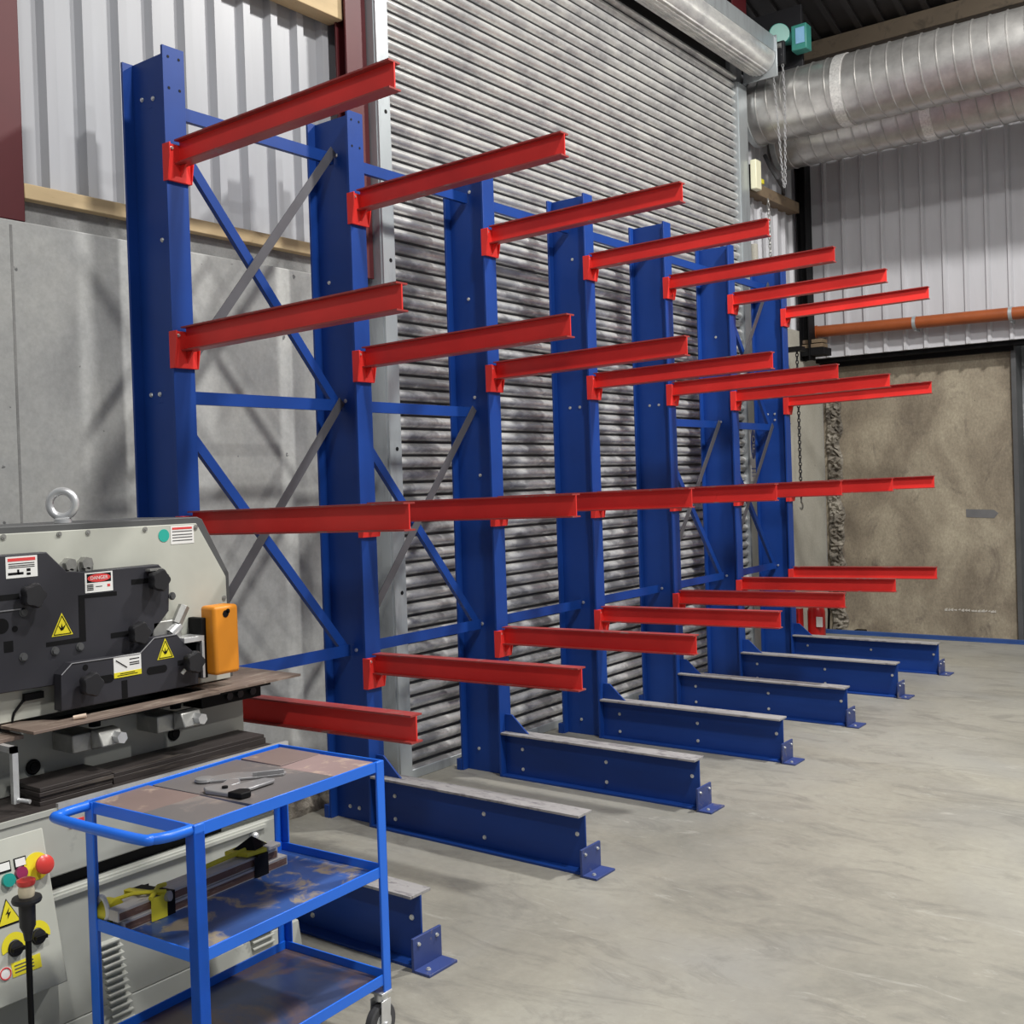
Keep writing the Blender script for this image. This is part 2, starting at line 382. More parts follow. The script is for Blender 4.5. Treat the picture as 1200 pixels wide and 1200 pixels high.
# grey over-painted patch and chalk scrawl on brown slab
structure(MB().prism([(.853, 1.175), (1.09, 1.165), (1.125, 1.135), (1.09, 1.09), (.853, 1.10)], 1, 7.997, 8.0).build('trim_11', plain('patch_grey_paint', (.15, .15, .155), .6)))
ch = MB(); x = .64
while x < 1.08:
    dx = random.uniform(.012, .03)
    ch.prism([(x, .235 + random.uniform(-.008, .008)), (x + dx, .235 + random.uniform(-.008, .012)), (x + dx, .25 + random.uniform(0, .012)), (x, .246)], 1, 7.9965, 8.0)
    x += dx * random.uniform(1.0, 1.5)
structure(ch.build('trim_12', plain('chalk_mark', (.5, .47, .42), .8)))
# roof
rf = MB()
def zr_(y): return 5.34 + .27 * (7.85 - y)
rf.add([(x, y, zr_(y) + dz) for dz in (0, .06) for x, y in ((-1, -7), (9, -7), (9, 8.1), (-1, 8.1))], [(0, 1, 2, 3), (7, 6, 5, 4), (0, 4, 5, 1), (1, 5, 6, 2), (2, 6, 7, 3), (3, 7, 4, 0)])
for i in range(50):
    x = -.7 + .19 * i
    rf.add([(xx, y, zr_(y) + dz) for dz in (-.035, 0) for xx, y in ((x, -7), (x + .05, -7), (x + .05, 8.1), (x, 8.1))], [(0, 1, 2, 3), (0, 4, 5, 1), (1, 5, 6, 2), (2, 6, 7, 3), (3, 7, 4, 0)])
structure(rf.build('ceiling', M['roof'], smooth=False))

# roller shutter = door_1 : curtain of curved slats, barrel, guides
door = bpy.data.objects.new('door_1', None); COL.objects.link(door); door.location = (XW, 3.8, 0); ORG['door_1'] = Vector((XW, 3.8, 0)); door['kind'] = 'structure'
XS = -.405
prof = []
pitch = .0715; z = 0.01
while z < 4.93:
    for k in range(9):
        t = k / 8
        prof.append((XS + .026 * math.sin(PI * t) ** .8 + .0, z + t * pitch * .80))
    prof.append((XS - .010, z + pitch * .83)); prof.append((XS - .012, z + pitch * .90)); prof.append((XS - .006, z + pitch * .98))
    z += pitch
v = []; ny = 2
for y in (1.55, 6.03):
    v += [(x, y, zz) for x, zz in prof]
n = len(prof)
b = MB()
for i in range(n - 1): b.f.append((i, i + 1, n + i + 1, n + i)); b.m.append(1 if i % 12 in (8, 9, 10, 11) else 0)
b.v = v
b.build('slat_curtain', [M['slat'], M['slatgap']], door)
MB().box(XS - .03, XS - .012, 1.55, 6.03, 0.0, 4.95).build('curtain_backing', M['dark'], door)
MB().box(XS - .025, XS + .03, 1.60, 6.0, 0.0, .05).build('bottom_rail', M['galv'], door, bevel=.004)
b = MB().box(-.45, -.33, 1.505, 1.515, 0, 5.0).box(-.345, -.335, 1.515, 1.60, 0, 5.0).box(-.45, -.345, 1.50, 1.508, 0, 5.0)
for zz in (1.0, 1.75, 2.2, 2.73, 3.5, .35): b.cyl((-.3345, 1.565, zz), (-.3335, 1.565, zz), .011, mi=1, n=12)
L(b.build('guide_rail', [M['galv'], M['black']], door), 'galvanised guide rail with punched holes at the near edge of the shutter')
b = MB().box(-.37, -.355, 6.0, 6.17, 0, 4.85).box(-.45, -.36, 5.99, 6.005, 0, 4.85).box(-.45, -.36, 6.155, 6.17, 0, 4.85)
L(b.build('guide_rail', [M['galv']], door), 'galvanised guide rail at the far edge of the shutter')
b = MB()
for k in range(19):
    pass
b.cyl((-.21, 1.45, 5.03), (-.21, 6.12, 5.03), .135, n=40)
for a in range(9):
    t = -PI * .9 + a * .22
    b.cyl((-.21 + .135 * math.cos(t), 1.47, 5.03 + .135 * math.sin(t)), (-.21 + .135 * math.cos(t), 6.10, 5.03 + .135 * math.sin(t)), .010, n=8)
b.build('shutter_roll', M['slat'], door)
b = MB().box(-.36, -.06, 6.125, 6.14, 4.86, 5.20).cyl((-.21, 6.14, 5.03), (-.21, 6.17, 5.03), .05)
b.build('end_plate', M['galv'], door, bevel=.003)
b = MB().box(-.42, -.08, 1.4, 6.15, 5.175, 5.19).box(-.085, -.075, 1.4, 6.15, 5.06, 5.19)
b.build('canopy', M['galv'], door, bevel=.003)
# logo sticker on far guide
b = MB().box(-.355, -.3535, 6.02, 6.15, 1.50, 1.98)
st = b.build('logo_sticker', M['white'], door)
b = MB(); b.lathe([(.058, 0), (.058, .001)], (-.3535, 6.085, 1.85), (1, 0, 0), 32)
ov = MB()
ov.add([(-.3530, 6.085 + .052 * math.cos(2 * PI * k / 32), 1.81 + .125 * math.sin(2 * PI * k / 32)) for k in range(32)], [tuple(range(32))])
for dy in (-.018, 0.0, .018):
    pass
ov.build('logo_oval', M['logoblue'], st, smooth=False)
ov = MB()
ov.torus((-.3527, 6.085, 1.855), (1, 0, 0), .026, .005, 20, 6); ov.box(-.353, -.3515, 6.06, 6.11, 1.80, 1.81); ov.box(-.353, -.3515, 6.06, 6.11, 1.77, 1.78); ov.box(-.353, -.3515, 6.06, 6.07, 1.74, 1.81)
ov.build('logo_letters', M['white'], st)
MB().box(-.3535, -.3525, 6.04, 6.13, 1.60, 1.61).box(-.3535, -.3525, 6.04, 6.13, 1.57, 1.575).box(-.3535, -.3525, 6.04, 6.13, 1.54, 1.545).build('logo_caption', M['logoblue'], st)

# ------------------------------------------------------------------ steel columns of the building
def isec(b, x0, x1, yc, hw, z0, z1, tf=.012, tw=.01):
    b.box(x0, x0 + tf, yc - hw, yc + hw, z0, z1); b.box(x1 - tf, x1, yc - hw, yc + hw, z0, z1); b.box(x0 + tf, x1 - tf, yc - tw / 2, yc + tw / 2, z0, z1)
b = MB(); isec(b, XW - .10, XW + .0, -.50, .105, 2.62, 7.2); tag(b.build('steel_column', M['maroon'], bevel=.003), 'scuffed maroon steel column standing on the concrete wall at the far left edge', 'column')
b = MB(); isec(b, XW - .02, XW + .06, 1.42, .075, 2.63, 6.9); tag(b.build('steel_column', M['maroon'], bevel=.003), 'dark maroon steel column just left of the near shutter guide', 'column')
b = MB(); isec(b, -.44, -.30, 5.95, .14, 5.22, ZC); tag(b.build('steel_column', M['maroon'], bevel=.003), 'dark maroon steel post above the far end of the shutter roll', 'column')
b = MB(); isec(b, XW + .002, XW + .10, 7.50, .075, 2.62, ZC); tag(b.build('steel_column', M['black'], bevel=.003), 'black steel post in the far corner behind the last red arms', 'column')
b = MB(); b.box(-.3, 5.2, 7.18, 7.28, 5.32, 5.48); tag(b.build('roof_beam', M['beamwood'], bevel=.005), 'dark brown roof beam running above the large spiral duct', 'beam')

# ------------------------------------------------------------------ ducts
def duct(name, label, y, z, r, x0, x1, elbow, tapes, ph):
    t = thing(name, label, 'ventilation duct', (x0, y, z))
    prof = []; x = x0; 
    b = MB()
    pr = []; x = x0; p = .125
    while x < x1:
        pr += [(r, x - x0), (r, x - x0 + p - .016), (r + .007, x - x0 + p - .010), (r + .007, x - x0 + p - .004), (r, x - x0 + p)]
        x += p
    # spiral seams lean: shear along X with height
    n = 48; v = []; axis = Vector((1, 0, 0))
    for rr, h in pr:
        for k in range(n):
            a = 2 * PI * k / n
            v.append((x0 + h - p * (k / n - .5) * (0 if h < .2 or h > x1 - x0 - .2 else 1), y + rr * math.sin(a), z + rr * math.cos(a)))
    fs = []
    for i in range(len(pr) - 1):
        A = i * n; B = A + n
        fs += [(A + k, A + (k + 1) % n, B + (k + 1) % n, B + k) for k in range(n)]
    fs += [tuple(range(n - 1, -1, -1)), tuple(range((len(pr) - 1) * n, len(pr) * n))]
    b.add(v, fs); b.build('duct_body', M['duct'], t)
    for tx, tw in tapes:
        MB().cyl((tx, y, z), (tx + tw, y, z), r + .009, n=48).build('tape_band', M['tape'], t)
    if elbow:
        c = MB(); c.cyl((x0 - .02, y, z), (x0 + .03, y, z), r + .012, n=48); c.build('end_collar', M['galv'], t, bevel=.003)
    return t
duct('spiral_duct', 'large shiny spiral duct with a band of foil tape, in front of the lower duct', 6.5, 4.725, .285, -.42, 5.0, True, [(.34, .085)], 0)
duct('spiral_duct', 'second spiral duct behind and below the large shiny one, with a short tape band', 7.06, 4.585, .245, -.42, 5.0, True, [(.86, .085)], 1)

# ------------------------------------------------------------------ terracotta pipe
t = thing('drain_pipe', 'terracotta coloured pipe running along the white cladding of the back wall', 'pipe', (-.45, 7.66, 2.88))
MB().cyl((-.53 + .09, 7.66, 2.905), (5.0, 7.66, 2.80), .055, n=28).build('pipe_run', M['pipe'], t)
MB().cyl((-.445, 7.66, 2.905), (-.36, 7.66, 2.903), .062, n=28).build('pipe_socket', M['pipe'], t)
for x in (.53, 1.33, 2.3, 3.4):
    zz = 2.905 - .105 * (x + .44) / 5.44
    MB().cyl((x, 7.66, zz), (x + .03, 7.66, zz), .060, n=28).box(x + .005, x + .025, 7.66, 7.78, zz - .075, zz - .055).build('pipe_clip', M['galv'], t)
t = thing('timber_packer', 'stack of short timber offcuts on a black bracket under the terracotta pipe end', 'timber', (-.37, 7.55, 2.64))
MB().box(-.44, -.25, 7.48, 7.62, 2.78, 2.815).build('board', M['woodold'], t, bevel=.002)
MB().box(-.44, -.24, 7.46, 7.60, 2.735, 2.77).build('board', M['woodold'], t, bevel=.002)
MB().box(-.445, -.22, 7.44, 7.64, 2.66, 2.73).build('bracket', M['black'], t, bevel=.002)

# ------------------------------------------------------------------ shutter motor, chains, box
t = thing('shutter_motor', 'teal geared motor with a pale blue tag beside the end of the shutter roll', 'motor', (-.02, 6.3, 5.2))
b = MB().cyl((-.065, 6.21, 5.235), (-.115, 6.28, 5.235), .088, n=32).cyl((-.10, 6.26, 5.235), (-.14, 6.32, 5.235), .07, n=28); b.build('gearbox', M['teal'], t, bevel=.006)
b = MB().cyl((-.09, 6.30, 5.22), (.06, 6.32, 5.20), .055, n=20); b.build('motor_body', M['teal'], t)
b = MB().box(.02, .15, 6.24, 6.36, 5.07, 5.28); b.build('terminal_box', M['teal'], t, bevel=.008)
MB().box(.06, .135, 6.236, 6.24, 5.12, 5.25).build('blue_tag', M['lblue'], t)
MB().cyl((-.12, 6.20, 5.125), (-.04, 6.20, 5.125), .028, n=20).build('chain_wheel', M['steel'], t)
MB().box(-.40, -.02, 6.18, 6.22, 4.97, 5.16).box(-.40, .06, 6.38, 6.42, 4.97, 5.5).build('mounting_bracket', M['dark'], t, bevel=.003)
def chain(name, pts, link, r, mat, label, cat, extra=None):
    b = MB(); k = 0
    for p, q in zip(pts[:-1], pts[1:]):
        p = Vector(p); q = Vector(q); d = (q - p); n = max(1, int(d.length / (link * 1.45))); dn = d.normalized()
        for i in range(n):
            c = p + d * ((i + .5) / n); side = Vector((1, 0, 0)) if k % 2 else Vector((0, 1, 0)); k += 1
            side = (side - dn * side.dot(dn)).normalized()
            pp = [c + dn * (link * .95 * math.cos(a)) + side * (link * .45 * math.sin(a)) for a in [2 * PI * j / 8 for j in range(8)]]
            b.tube(pp, r, 5, 0, True)
    o = b.build(name, mat)
    tag(o, label, cat)
    return o
hc = MB(); k = 0
pth = [(-.135, 6.19, 5.12), (-.105, 6.195, 4.62), (-.065, 6.20, 3.97), (-.058, 6.20, 3.955), (-.05, 6.20, 3.97), (-.03, 6.195, 4.7), (-.045, 6.19, 5.12)]
for p, q in zip(pth[:-1], pth[1:]):
    p = Vector(p); q = Vector(q); d = q - p; n = max(1, int(d.length / .030)); dn = d.normalized()
    for i in range(n):
        c = p + d * ((i + .5) / n); side = Vector((1, 0, 0)) if k % 2 else Vector((0, 1, 0)); k += 1
        side = (side - dn * side.dot(dn)).normalized()
        hc.tube([c + dn * (.020 * math.cos(a_)) + side * (.009 * math.sin(a_)) for a_ in [2 * PI * j / 8 for j in range(8)]], .0032, 5, 0, True)
L(hc.build('hand_chain', M['hose'], t), 'pale loop of hand chain')
t = thing('hook_chain', 'dark chain with a steel hook hanging by the cream wall behind the last column', 'chain', (-.30, 6.98, 1.2))
b = MB(); p = Vector((-.30, 6.98, 2.66)); k = 0
while p.z > 1.33:
    side = Vector((1, 0, 0)) if k % 2 else Vector((0, 1, 0)); k += 1
    b.tube([p + Vector((0, 0, .022 * math.cos(a))) + side * (.012 * math.sin(a)) for a in [2 * PI * j / 8 for j in range(8)]], .005, 5, 0, True)
    p = p - Vector((0, 0, .033))
b.build('chain_links', M['dark'], t)
b = MB(); b.tube([(-.30, 6.98, 1.33), (-.30, 6.98, 1.29)] + [(-.30 , 6.98 + .03 * math.sin(a), 1.255 + .03 * math.cos(a)) for a in [i * .35 for i in range(1, 13)]], .008, 8)
b.build('hook', M['steel'], t)
MB().box(-.449, -.24, 6.93, 7.03, 2.66, 2.70).build('top_bracket', M['black'], t)
chain('slack_chain', [(XW + .07, 6.62, 3.99), (XW + .075, 6.63, 3.3), (XW + .075, 6.63, 3.0)], .025, .004, M['steel'], 'rusty grey chain hanging in front of the far cladding beside the ivory box', 'chain')
t = thing('junction_box', 'small ivory electrical box on the wall beyond the far shutter guide', 'electrical box', (-.34, 6.2, 4.0))
MB().box(-.345, -.29, 6.17, 6.28, 3.98, 4.23).build('box_body', M['ivory'], t, bevel=.008)
MB().box(-.345, -.30, 6.28, 6.36, 4.05, 4.09).build('cable_gland', M['yellow'], t, bevel=.003)
MB().box(-.45, -.345, 6.19, 6.25, 4.0, 4.2).build('mounting_block', M['black'], t)
b = MB(); b.tube([(-.43, 6.70, 4.40), (-.37, 6.66, 4.28), (-.33, 6.72, 4.18), (-.35, 6.9, 4.13), (-.43, 7.1, 4.125)], .018, 8)
tag(b.build('flexible_hose', M['rubber']), 'black flexible hose sagging below the duct ends', 'hose')
b = MB().cyl((XW + .04, 6.35, 0), (XW + .04, 6.35, 3.55), .035, n=18)
tag(b.build('conduit_post', M['conccream']), 'cream round post standing just beyond the far shutter guide', 'post')

# ------------------------------------------------------------------ floor rail & extinguisher
b = MB().box(-.40, 5.1, 7.72, 7.76, 0, .035); b.box(-.40, 5.1, 7.70, 7.78, 0, .008)
tag(b.build('floor_rail', M['railblue'], bevel=.002), 'long thin blue rail lying on the floor along the back wall', 'rail')
for x, lab in ((-.09, 'left'), (.28, 'right')):
    pass
tag(MB().box(-.14, -.04, 7.80, 7.88, 0, .035).build('rail_clamp', M['black'], bevel=.008), 'small black lump on the floor between blue rail and brown slab', 'clamp')
t = thing('fire_extinguisher', 'red extinguisher with a white label standing beside the last blue column', 'fire extinguisher', (-.20, 7.0, 0))
MB().lathe([(.045, 0), (.072, .01), (.078, .03), (.078, .30), (.06, .36), (.03, .385), (.03, .42)], (-.20, 7.0, 0), (0, 0, 1)).build('cylinder', M['extred'], t)
MB().box(-.17, -.115, 6.915, 6.925, .17, .26).build('label_card', M['white'], t)
MB().cyl((-.20, 7.0, .42), (-.20, 7.0, .46), .02, n=12).box(-.26, -.14, 6.99, 7.01, .46, .475).build('valve', M['black'], t)
b = MB(); b.tube([(-.17, 7.0, .44), (-.09, 6.99, .40), (-.075, 6.98, .30), (-.08, 6.97, .15)], .012, 8); b.build('hose', M['black'], t)
t = thing('red_post', 'red steel upright half hidden behind the last column, left of the extinguisher', 'post', (-.35, 6.85, 0))
isec(bb := MB(), -.40, -.30, 6.90, .05, 0.01, .33); bb.build('upright', M['extred'], t, bevel=.002)
MB().box(-.42, -.28, 6.84, 6.96, 0, .01).build('foot_plate', M['extred'], t)

# ------------------------------------------------------------------ the cantilever rack
rack = thing('cantilever_rack', 'blue seven-column cantilever rack with four tiers of red arms along the roller shutter', 'rack', (0, 3, 0))
HC = 3.275; CD = .27; FW = .05
def bolt(parent, x, y, z, ax, r=.010):
    b = MB(); d = Vector(ax) * .007; c = Vector((x, y, z)); r *= .68; b.cyl(c, c + d, r, n=6); b.cyl(c, c + d * .4, r * 1.35, n=14)
    return b.build('bolt', M['bolt'], parent)
arms_z = [(2.915, 2.932), (2.197, 2.216), (1.486, 1.503), (.792, .812)]
def make_arm(yc, zr, zt):
    b = MB(); h = .094; x0, x1 = .012, 1.127; hw = .028; t = .006
    def sl(x): return zr + (zt - zr) * (x - x0) / (x1 - x0)
    for (a0, a1, y0, y1) in ((-t, 0, yc - hw, yc + hw), (-h, -h + t, yc - hw, yc + hw), (-h + t, -t, yc - .003, yc + .003)):
        v = []
        for x in (x0, x1):
            z = sl(x); v += [(x, y0, z + a0), (x, y1, z + a0), (x, y1, z + a1), (x, y0, z + a1)]
        b.add(v, [(0, 1, 2, 3), (7, 6, 5, 4), (0, 4, 5, 1), (1, 5, 6, 2), (2, 6, 7, 3), (3, 7, 4, 0)], 0 if y1 - y0 < .02 else 1)
    arm = b.build('arm', [M['red'], M['redworn']], rack)
    b = MB(); ct = yc - .005; zb = zr - .160; zt2 = zr - .018
    b.box(.001, .012, ct - .052, ct + .052, zb, zt2)
    for s in (-1, 1):
        y0 = ct + s * .052; y1 = ct + s * .058
        b.prism([(-.016, zb), (.012, zb), (.030, zt2 - .05), (.030, zt2), (-.016, zt2)], 1, min(y0, y1), max(y0, y1))
    b.prism([(.012, zr - .094), (.050, zr - .094), (.012, zr - .140)], 1, yc - .004, yc + .004)
    br = b.build('arm_bracket', M['red'], arm, bevel=.0015)
    bolt(br, .012, yc - .040, zr - .035, (1, 0, 0), .008)
    return arm
col_bolts = {0: [(-.198, 3.12), (-.127, 3.109), (-.207, 1.951), (-.151, 1.95), (-.1, 2.55)], 1: [(-.121, 3.10), (-.195, 2.52), (-.115, 1.96), (-.10, .80), (-.175, .06), (-.115, .06)],
             2: [(-.12, 3.12), (-.15, 2.55), (-.13, 2.02), (-.11, 1.60), (-.13, .80), (-.18, .12)], 3: [(-.12, 2.9), (-.17, 2.0), (-.1, 2.0), (-.14, 2.3), (-.12, .81), (-.16, .09)],
             4: [(-.17, 2.05), (-.1, 2.05), (-.12, 2.4), (-.12, .8)], 5: [(-.12, 1.96), (-.11, .8), (-.14, 2.6)], 6: [(-.17, 2.05), (-.11, 2.05), (-.17, 2.0), (-.11, 2.0), (-.12, .8)]}
base_bolts = [(.11, .15), (.11, .045), (.62, .15), (.62, .05), (1.09, .145)]
for i in range(7):
    yc = i - .02
    b = MB(); b.box(-CD, -CD + .012, yc - FW, yc + FW, 0, HC); b.box(-.012, 0, yc - FW, yc + FW, 0, HC); b.box(-CD + .012, -.012, yc - .005, yc + .005, 0, HC - .004)
    if i in (0, 1):
        for dy in (-.025, .025):
            for dz in (.04, .16): b.cyl((0.0003, yc + dy, HC - dz), (0.0012, yc + dy, HC - dz), .006, n=10, mi=1)
    c = b.build('column', [M['blue'], M['black']], rack, bevel=.0015)
    for x, z in col_bolts[i]: bolt(c, x, yc - .005, z, (0, -1, 0))
    b = MB().box(-CD - .03, -CD - .0, yc - .055, yc + .055, 0, .06).build('heel_plate', M['blue'], c, bevel=.001)
    # base beam
    b = MB(); x0, x1 = .001, 1.127
    b.box(x0, x1, yc - FW, yc + FW, 0.0, .010, 0); b.box(x0, x1, yc - .004, yc + .004, .010, .224, 0)
    b.box(x0, x1, yc - FW, yc + FW, .224, .234, 1)
    bs = b.build('base_beam', [M['blue_base'], M['flange_worn']], rack, bevel=.001)
    for x, z in base_bolts[(0 if i % 2 == 0 else 0):]: bolt(bs, x, yc - .004, z, (0, -1, 0))
    MB().prism([(0.002, .234), (.15, .234), (.135, .245), (.045, .325), (0.002, .325)], 1, yc - .005, yc + .005).build('gusset', M['blue'], bs, bevel=.001)
    b = MB().box(1.140, 1.150, yc - .07, yc + .07, 0, .108).box(1.150, 1.215, yc - .07, yc + .07, 0, .009).box(1.127, 1.14, yc - .03, yc + .03, .004, .1)
    ft = b.build('foot_bracket', M['foot'], bs, bevel=.0015)
    bolt(ft, 1.15, yc - .045, .085, (1, 0, 0), .007); bolt(ft, 1.15, yc + .045, .085, (1, 0, 0), .007); bolt(ft, 1.185, yc - .04, .009, (0, 0, 1), .009)
    for zr, zt in arms_z: make_arm(i - .012, zr, zt)
def strip(name, p, q, w, mat, x, depth=.02, angle=True):
    """flat L-section bracing strip in the plane X=x between (y,z) points"""
    p = Vector((x, *p)); q = Vector((x, *q)); d = (q - p).normalized(); n = Vector((1, 0, 0)).cross(d).normalized()
    b = MB()
    def bar(a0, a1, x0, x1):
        v = []
        for e in (p, q):
            for aa, xx in ((a0, x0), (a1, x0), (a1, x1), (a0, x1)): v.append(e + n * aa + Vector((xx, 0, 0)))
        b.add(v, [(0, 1, 2, 3), (7, 6, 5, 4), (0, 4, 5, 1), (1, 5, 6, 2), (2, 6, 7, 3), (3, 7, 4, 0)])
    bar(-w / 2, w / 2, 0, .004)
    if angle: bar(-w / 2, -w / 2 + .004, -depth, 0)
    return b.build(name, mat, rack)
xb = -.134
bays = [dict(top=1, ux=1, mid=1, lx=1), dict(top=1, mid=1, lx=1), dict(top=1), dict(top=1), dict(top=1, mid=1, lx=1), dict(top=1, ux=1, mid=1, lx=1)]
for i, o in enumerate(bays):
    y0 = i + .0; y1 = i + .965; z0s = []
    def H(z): strip('horizontal_brace', (i - .01, z), (y1, z), .052, M['blue'], xb)
    H(.80)
    if o.get('top'): H(3.085)
    if o.get('mid'): H(1.94)
    for key, za, zb in (('lx', 1.93, .81), ('ux', 3.09, 1.95)):
        if o.get(key):
            L(strip('cross_brace', (i - .01, za), (i + .94, zb), .042, M['blue'], xb - .006), 'blue diagonal brace')
            L(strip('cross_brace', (i - .01, zb), (i + .955, za + .03), .042, M['grey_brace'], xb + .012), 'grey diagonal brace')

# ------------------------------------------------------------------ ironworker machine
mc = thing('ironworker_machine', 'cream and charcoal metalworking machine with orange guard, behind the blue trolley', 'machine', (.42, -.95, 0))
YL = -1.85; YR = -.185
# lower cabinet with recessed groove
b = MB(); b.box(.15, .70, YL, YR - .02, .512, .685); b.box(.15, .70, YL, YR - .02, .10, .470); b.box(.17, .655, YL + .01, YR - .04, .05, .6)
b.prism([(.10, 0), (.72, 0), (.70, .10), (.15, .10)], 1, YL, YR + .02)
cab = b.build('lower_cabinet', M['cream2'], mc, bevel=.004)
MB().box(.655, .668, -1.10, -.45, .470, .512).build('shadow_slot', M['black'], cab)
MB().box(.700, .712, -1.10, -.30, .452, .462).build('groove_rim', M['cream2'], cab)
g = MB()
for k in range(13):
    z = .285 - k * .0215; g.prism([(.70, z), (.716, z - .004), (.716, z - .008), (.70, z - .014)], 1, -.925 + k * .003, -.855 + k * .003)
g.build('louvre', M['cream2'], cab)
g = MB()
for k in range(5):
    z = .165 - k * .0215; g.prism([(.70, z), (.716, z - .004), (.716, z - .008), (.70, z - .014)], 1, -.375, -.285)
g.build('louvre', M['cream2'], cab)
MB().cyl((.70, -.354, .438), (.712, -.354, .438), .012, n=16).sphere((.716, -.354, .438), .013).build('round_knob', M['silver'], cab)
MB().box(.70, .703, -1.0, -.955, .635, .655).build('small_red_label', M['signred'], cab)
# tray with lip
b = MB(); b.box(.44, .70, YL, -.19, .685, .692)
b.build('tray', M['millblk'], mc)
MB().box(.695, .707, -1.035, -.19, .690, .712).build('tray_lip', M['silver'], mc)
MB().box(.695, .704, YL, -1.035, .685, .700).build('tray_lip', M['cream2'], mc)
# housing under the table
b = MB(); b.box(.12, .45, YL, -.30, .693, .883); b.prism([(-.165, .693), (-.165, .826), (-.19, .883), (-.5, .883), (-.5, .693)], 0, .12, .452)
hs = b.build('bed_housing', M['cream2'], mc, bevel=.003)
for y, z in ((-.961, .764), (-.462, .762)):
    MB().torus((.455, y, z), (1, 0, 0), .017, .006).cyl((.45, y, z), (.462, y, z), .012).build('porthole', M['black'], hs)
# head
b = MB(); b.prism([(YL, .91), (YL, 1.478), (-.325, 1.474), (-.305, 1.466), (-.198, 1.273), (-.195, .91)], 0, .10, .44)
hd = b.build('head_frame', M['frame_grey'], mc, bevel=.003)
b = MB(); b.prism([(YL, .91), (YL, 1.458), (-.345, 1.453), (-.228, 1.263), (-.222, .91)], 0, .44, .46)
cv = b.build('cover_plate', M['cream'], mc, bevel=.002)
for y, z in ((-.854, 1.445), (-.757, 1.445), (-.55, 1.444), (-.350, 1.440), (-1.03, 1.447), (-.24, 1.19)):
    MB().cyl((.46, y, z), (.464, y, z), .008, n=14).cyl((.464, y, z), (.466, y, z), .004, n=10).build('cover_screw', M['steel'], cv)
for y in (-.834, -.778):
    MB().cyl((.44, y, 1.352), (.49, y, 1.352), .020, n=6).cyl((.46, y, 1.34), (.475, y, 1.34), .027, n=20).cyl((.46, y, 1.33), (.49, y, 1.33), .010, n=12).build('clamp_nut', M['steel'], cv)
# eye bolt
b = MB().torus((.38, -.79, 1.535), (.62, -.79, 0), .040, .0125, 32, 12).lathe([(.026, 0), (.026, .012), (.018, .016)], (.38, -.79, 1.476), (0, 0, 1))
L(b.build('lifting_eye', M['silver'], mc), 'silver lifting eye bolt')
# panel A
pa = [(YL, 1.40), (-.919, 1.396), (-.856, 1.333), (-.798, 1.328), (-.53, 1.329), (-.49, 1.291), (-.497, 1.175), (-.614, 1.06), (-.614, 1.0), (-.9, 1.0), (YL, 1.02)]
A = MB().prism(pa, 0, .46, .50).build('punch_panel', M['panel'], mc, bevel=.003)
MB().prism([(-.822, 1.258), (-.689, 1.258), (-.689, 1.245), (-.801, 1.247), (-.801, 1.117), (-.932, 1.117), (-.932, 1.130), (-.823, 1.131)], 0, .4985, .5008).build('cut_slot', M['black'], A)
MB().cyl((.4985, -1.067, 1.195), (.5008, -1.067, 1.195), .022).build('punch_hole', M['black'], A)
MB().cyl((.4985, -1.027, 1.182), (.5008, -1.027, 1.182), .009).build('punch_hole', M['black'], A)
MB().box(.4985, .5008, -1.062, -1.034, 1.118, 1.15).build('punch_hole', M['black'], A)
for y, z in ((-1.005, 1.098), (-.905, 1.102), (-.823, 1.103), (-1.0, 1.227), (-.484, 1.222)):
    MB().cyl((.50, y, z), (.508, y, z), .010, n=6).cyl((.50, y, z), (.503, y, z), .013, n=16).build('panel_bolt', M['frame_grey'], A)
def knob(y, z, sy0, sy1, xf, parent):
    MB().box(xf - .001, xf + .001, min(sy0, sy1), max(sy0, sy1), z - .008, z + .008).build('adjusting_slot', M['black'], parent)
    b = MB(); n = 35; v = []
    prof = ((.014, 0), (.014, .014), (.030, .016), (.034, .022), (.034, .044), (.030, .050))
    for r, h in prof:
        for k in range(n):
            a = 2 * PI * k / n; rr = r * (1 + (.10 * math.cos(5 * a) if r > .02 else 0)); v.append((xf + h, y + rr * math.cos(a), z + rr * math.sin(a)))
    fs = []
    for i in range(len(prof) - 1):
        fs += [(i * n + k, i * n + (k + 1) % n, (i + 1) * n + (k + 1) % n, (i + 1) * n + k) for k in range(n)]
    fs += [tuple(range((len(prof) - 1) * n, len(prof) * n))]
    b.add(v, fs); b.build('star_knob', M['dark'], parent)
knob(-.986, 1.275, -1.10, -1.01, .50, A); knob(-.555, 1.281, -.635, -.56, .50, A); knob(-.635, 1.122, -.715, -.64, .50, A)
MB().box(.505, .53, -.585, -.535, 1.312, 1.318).build('clamp_lever', M['steel'], A)
MB().box(.50, .503, -1.30, -.995, 1.236, 1.239).build('panel_seam', M['panel_highlight_or_seam'], A)
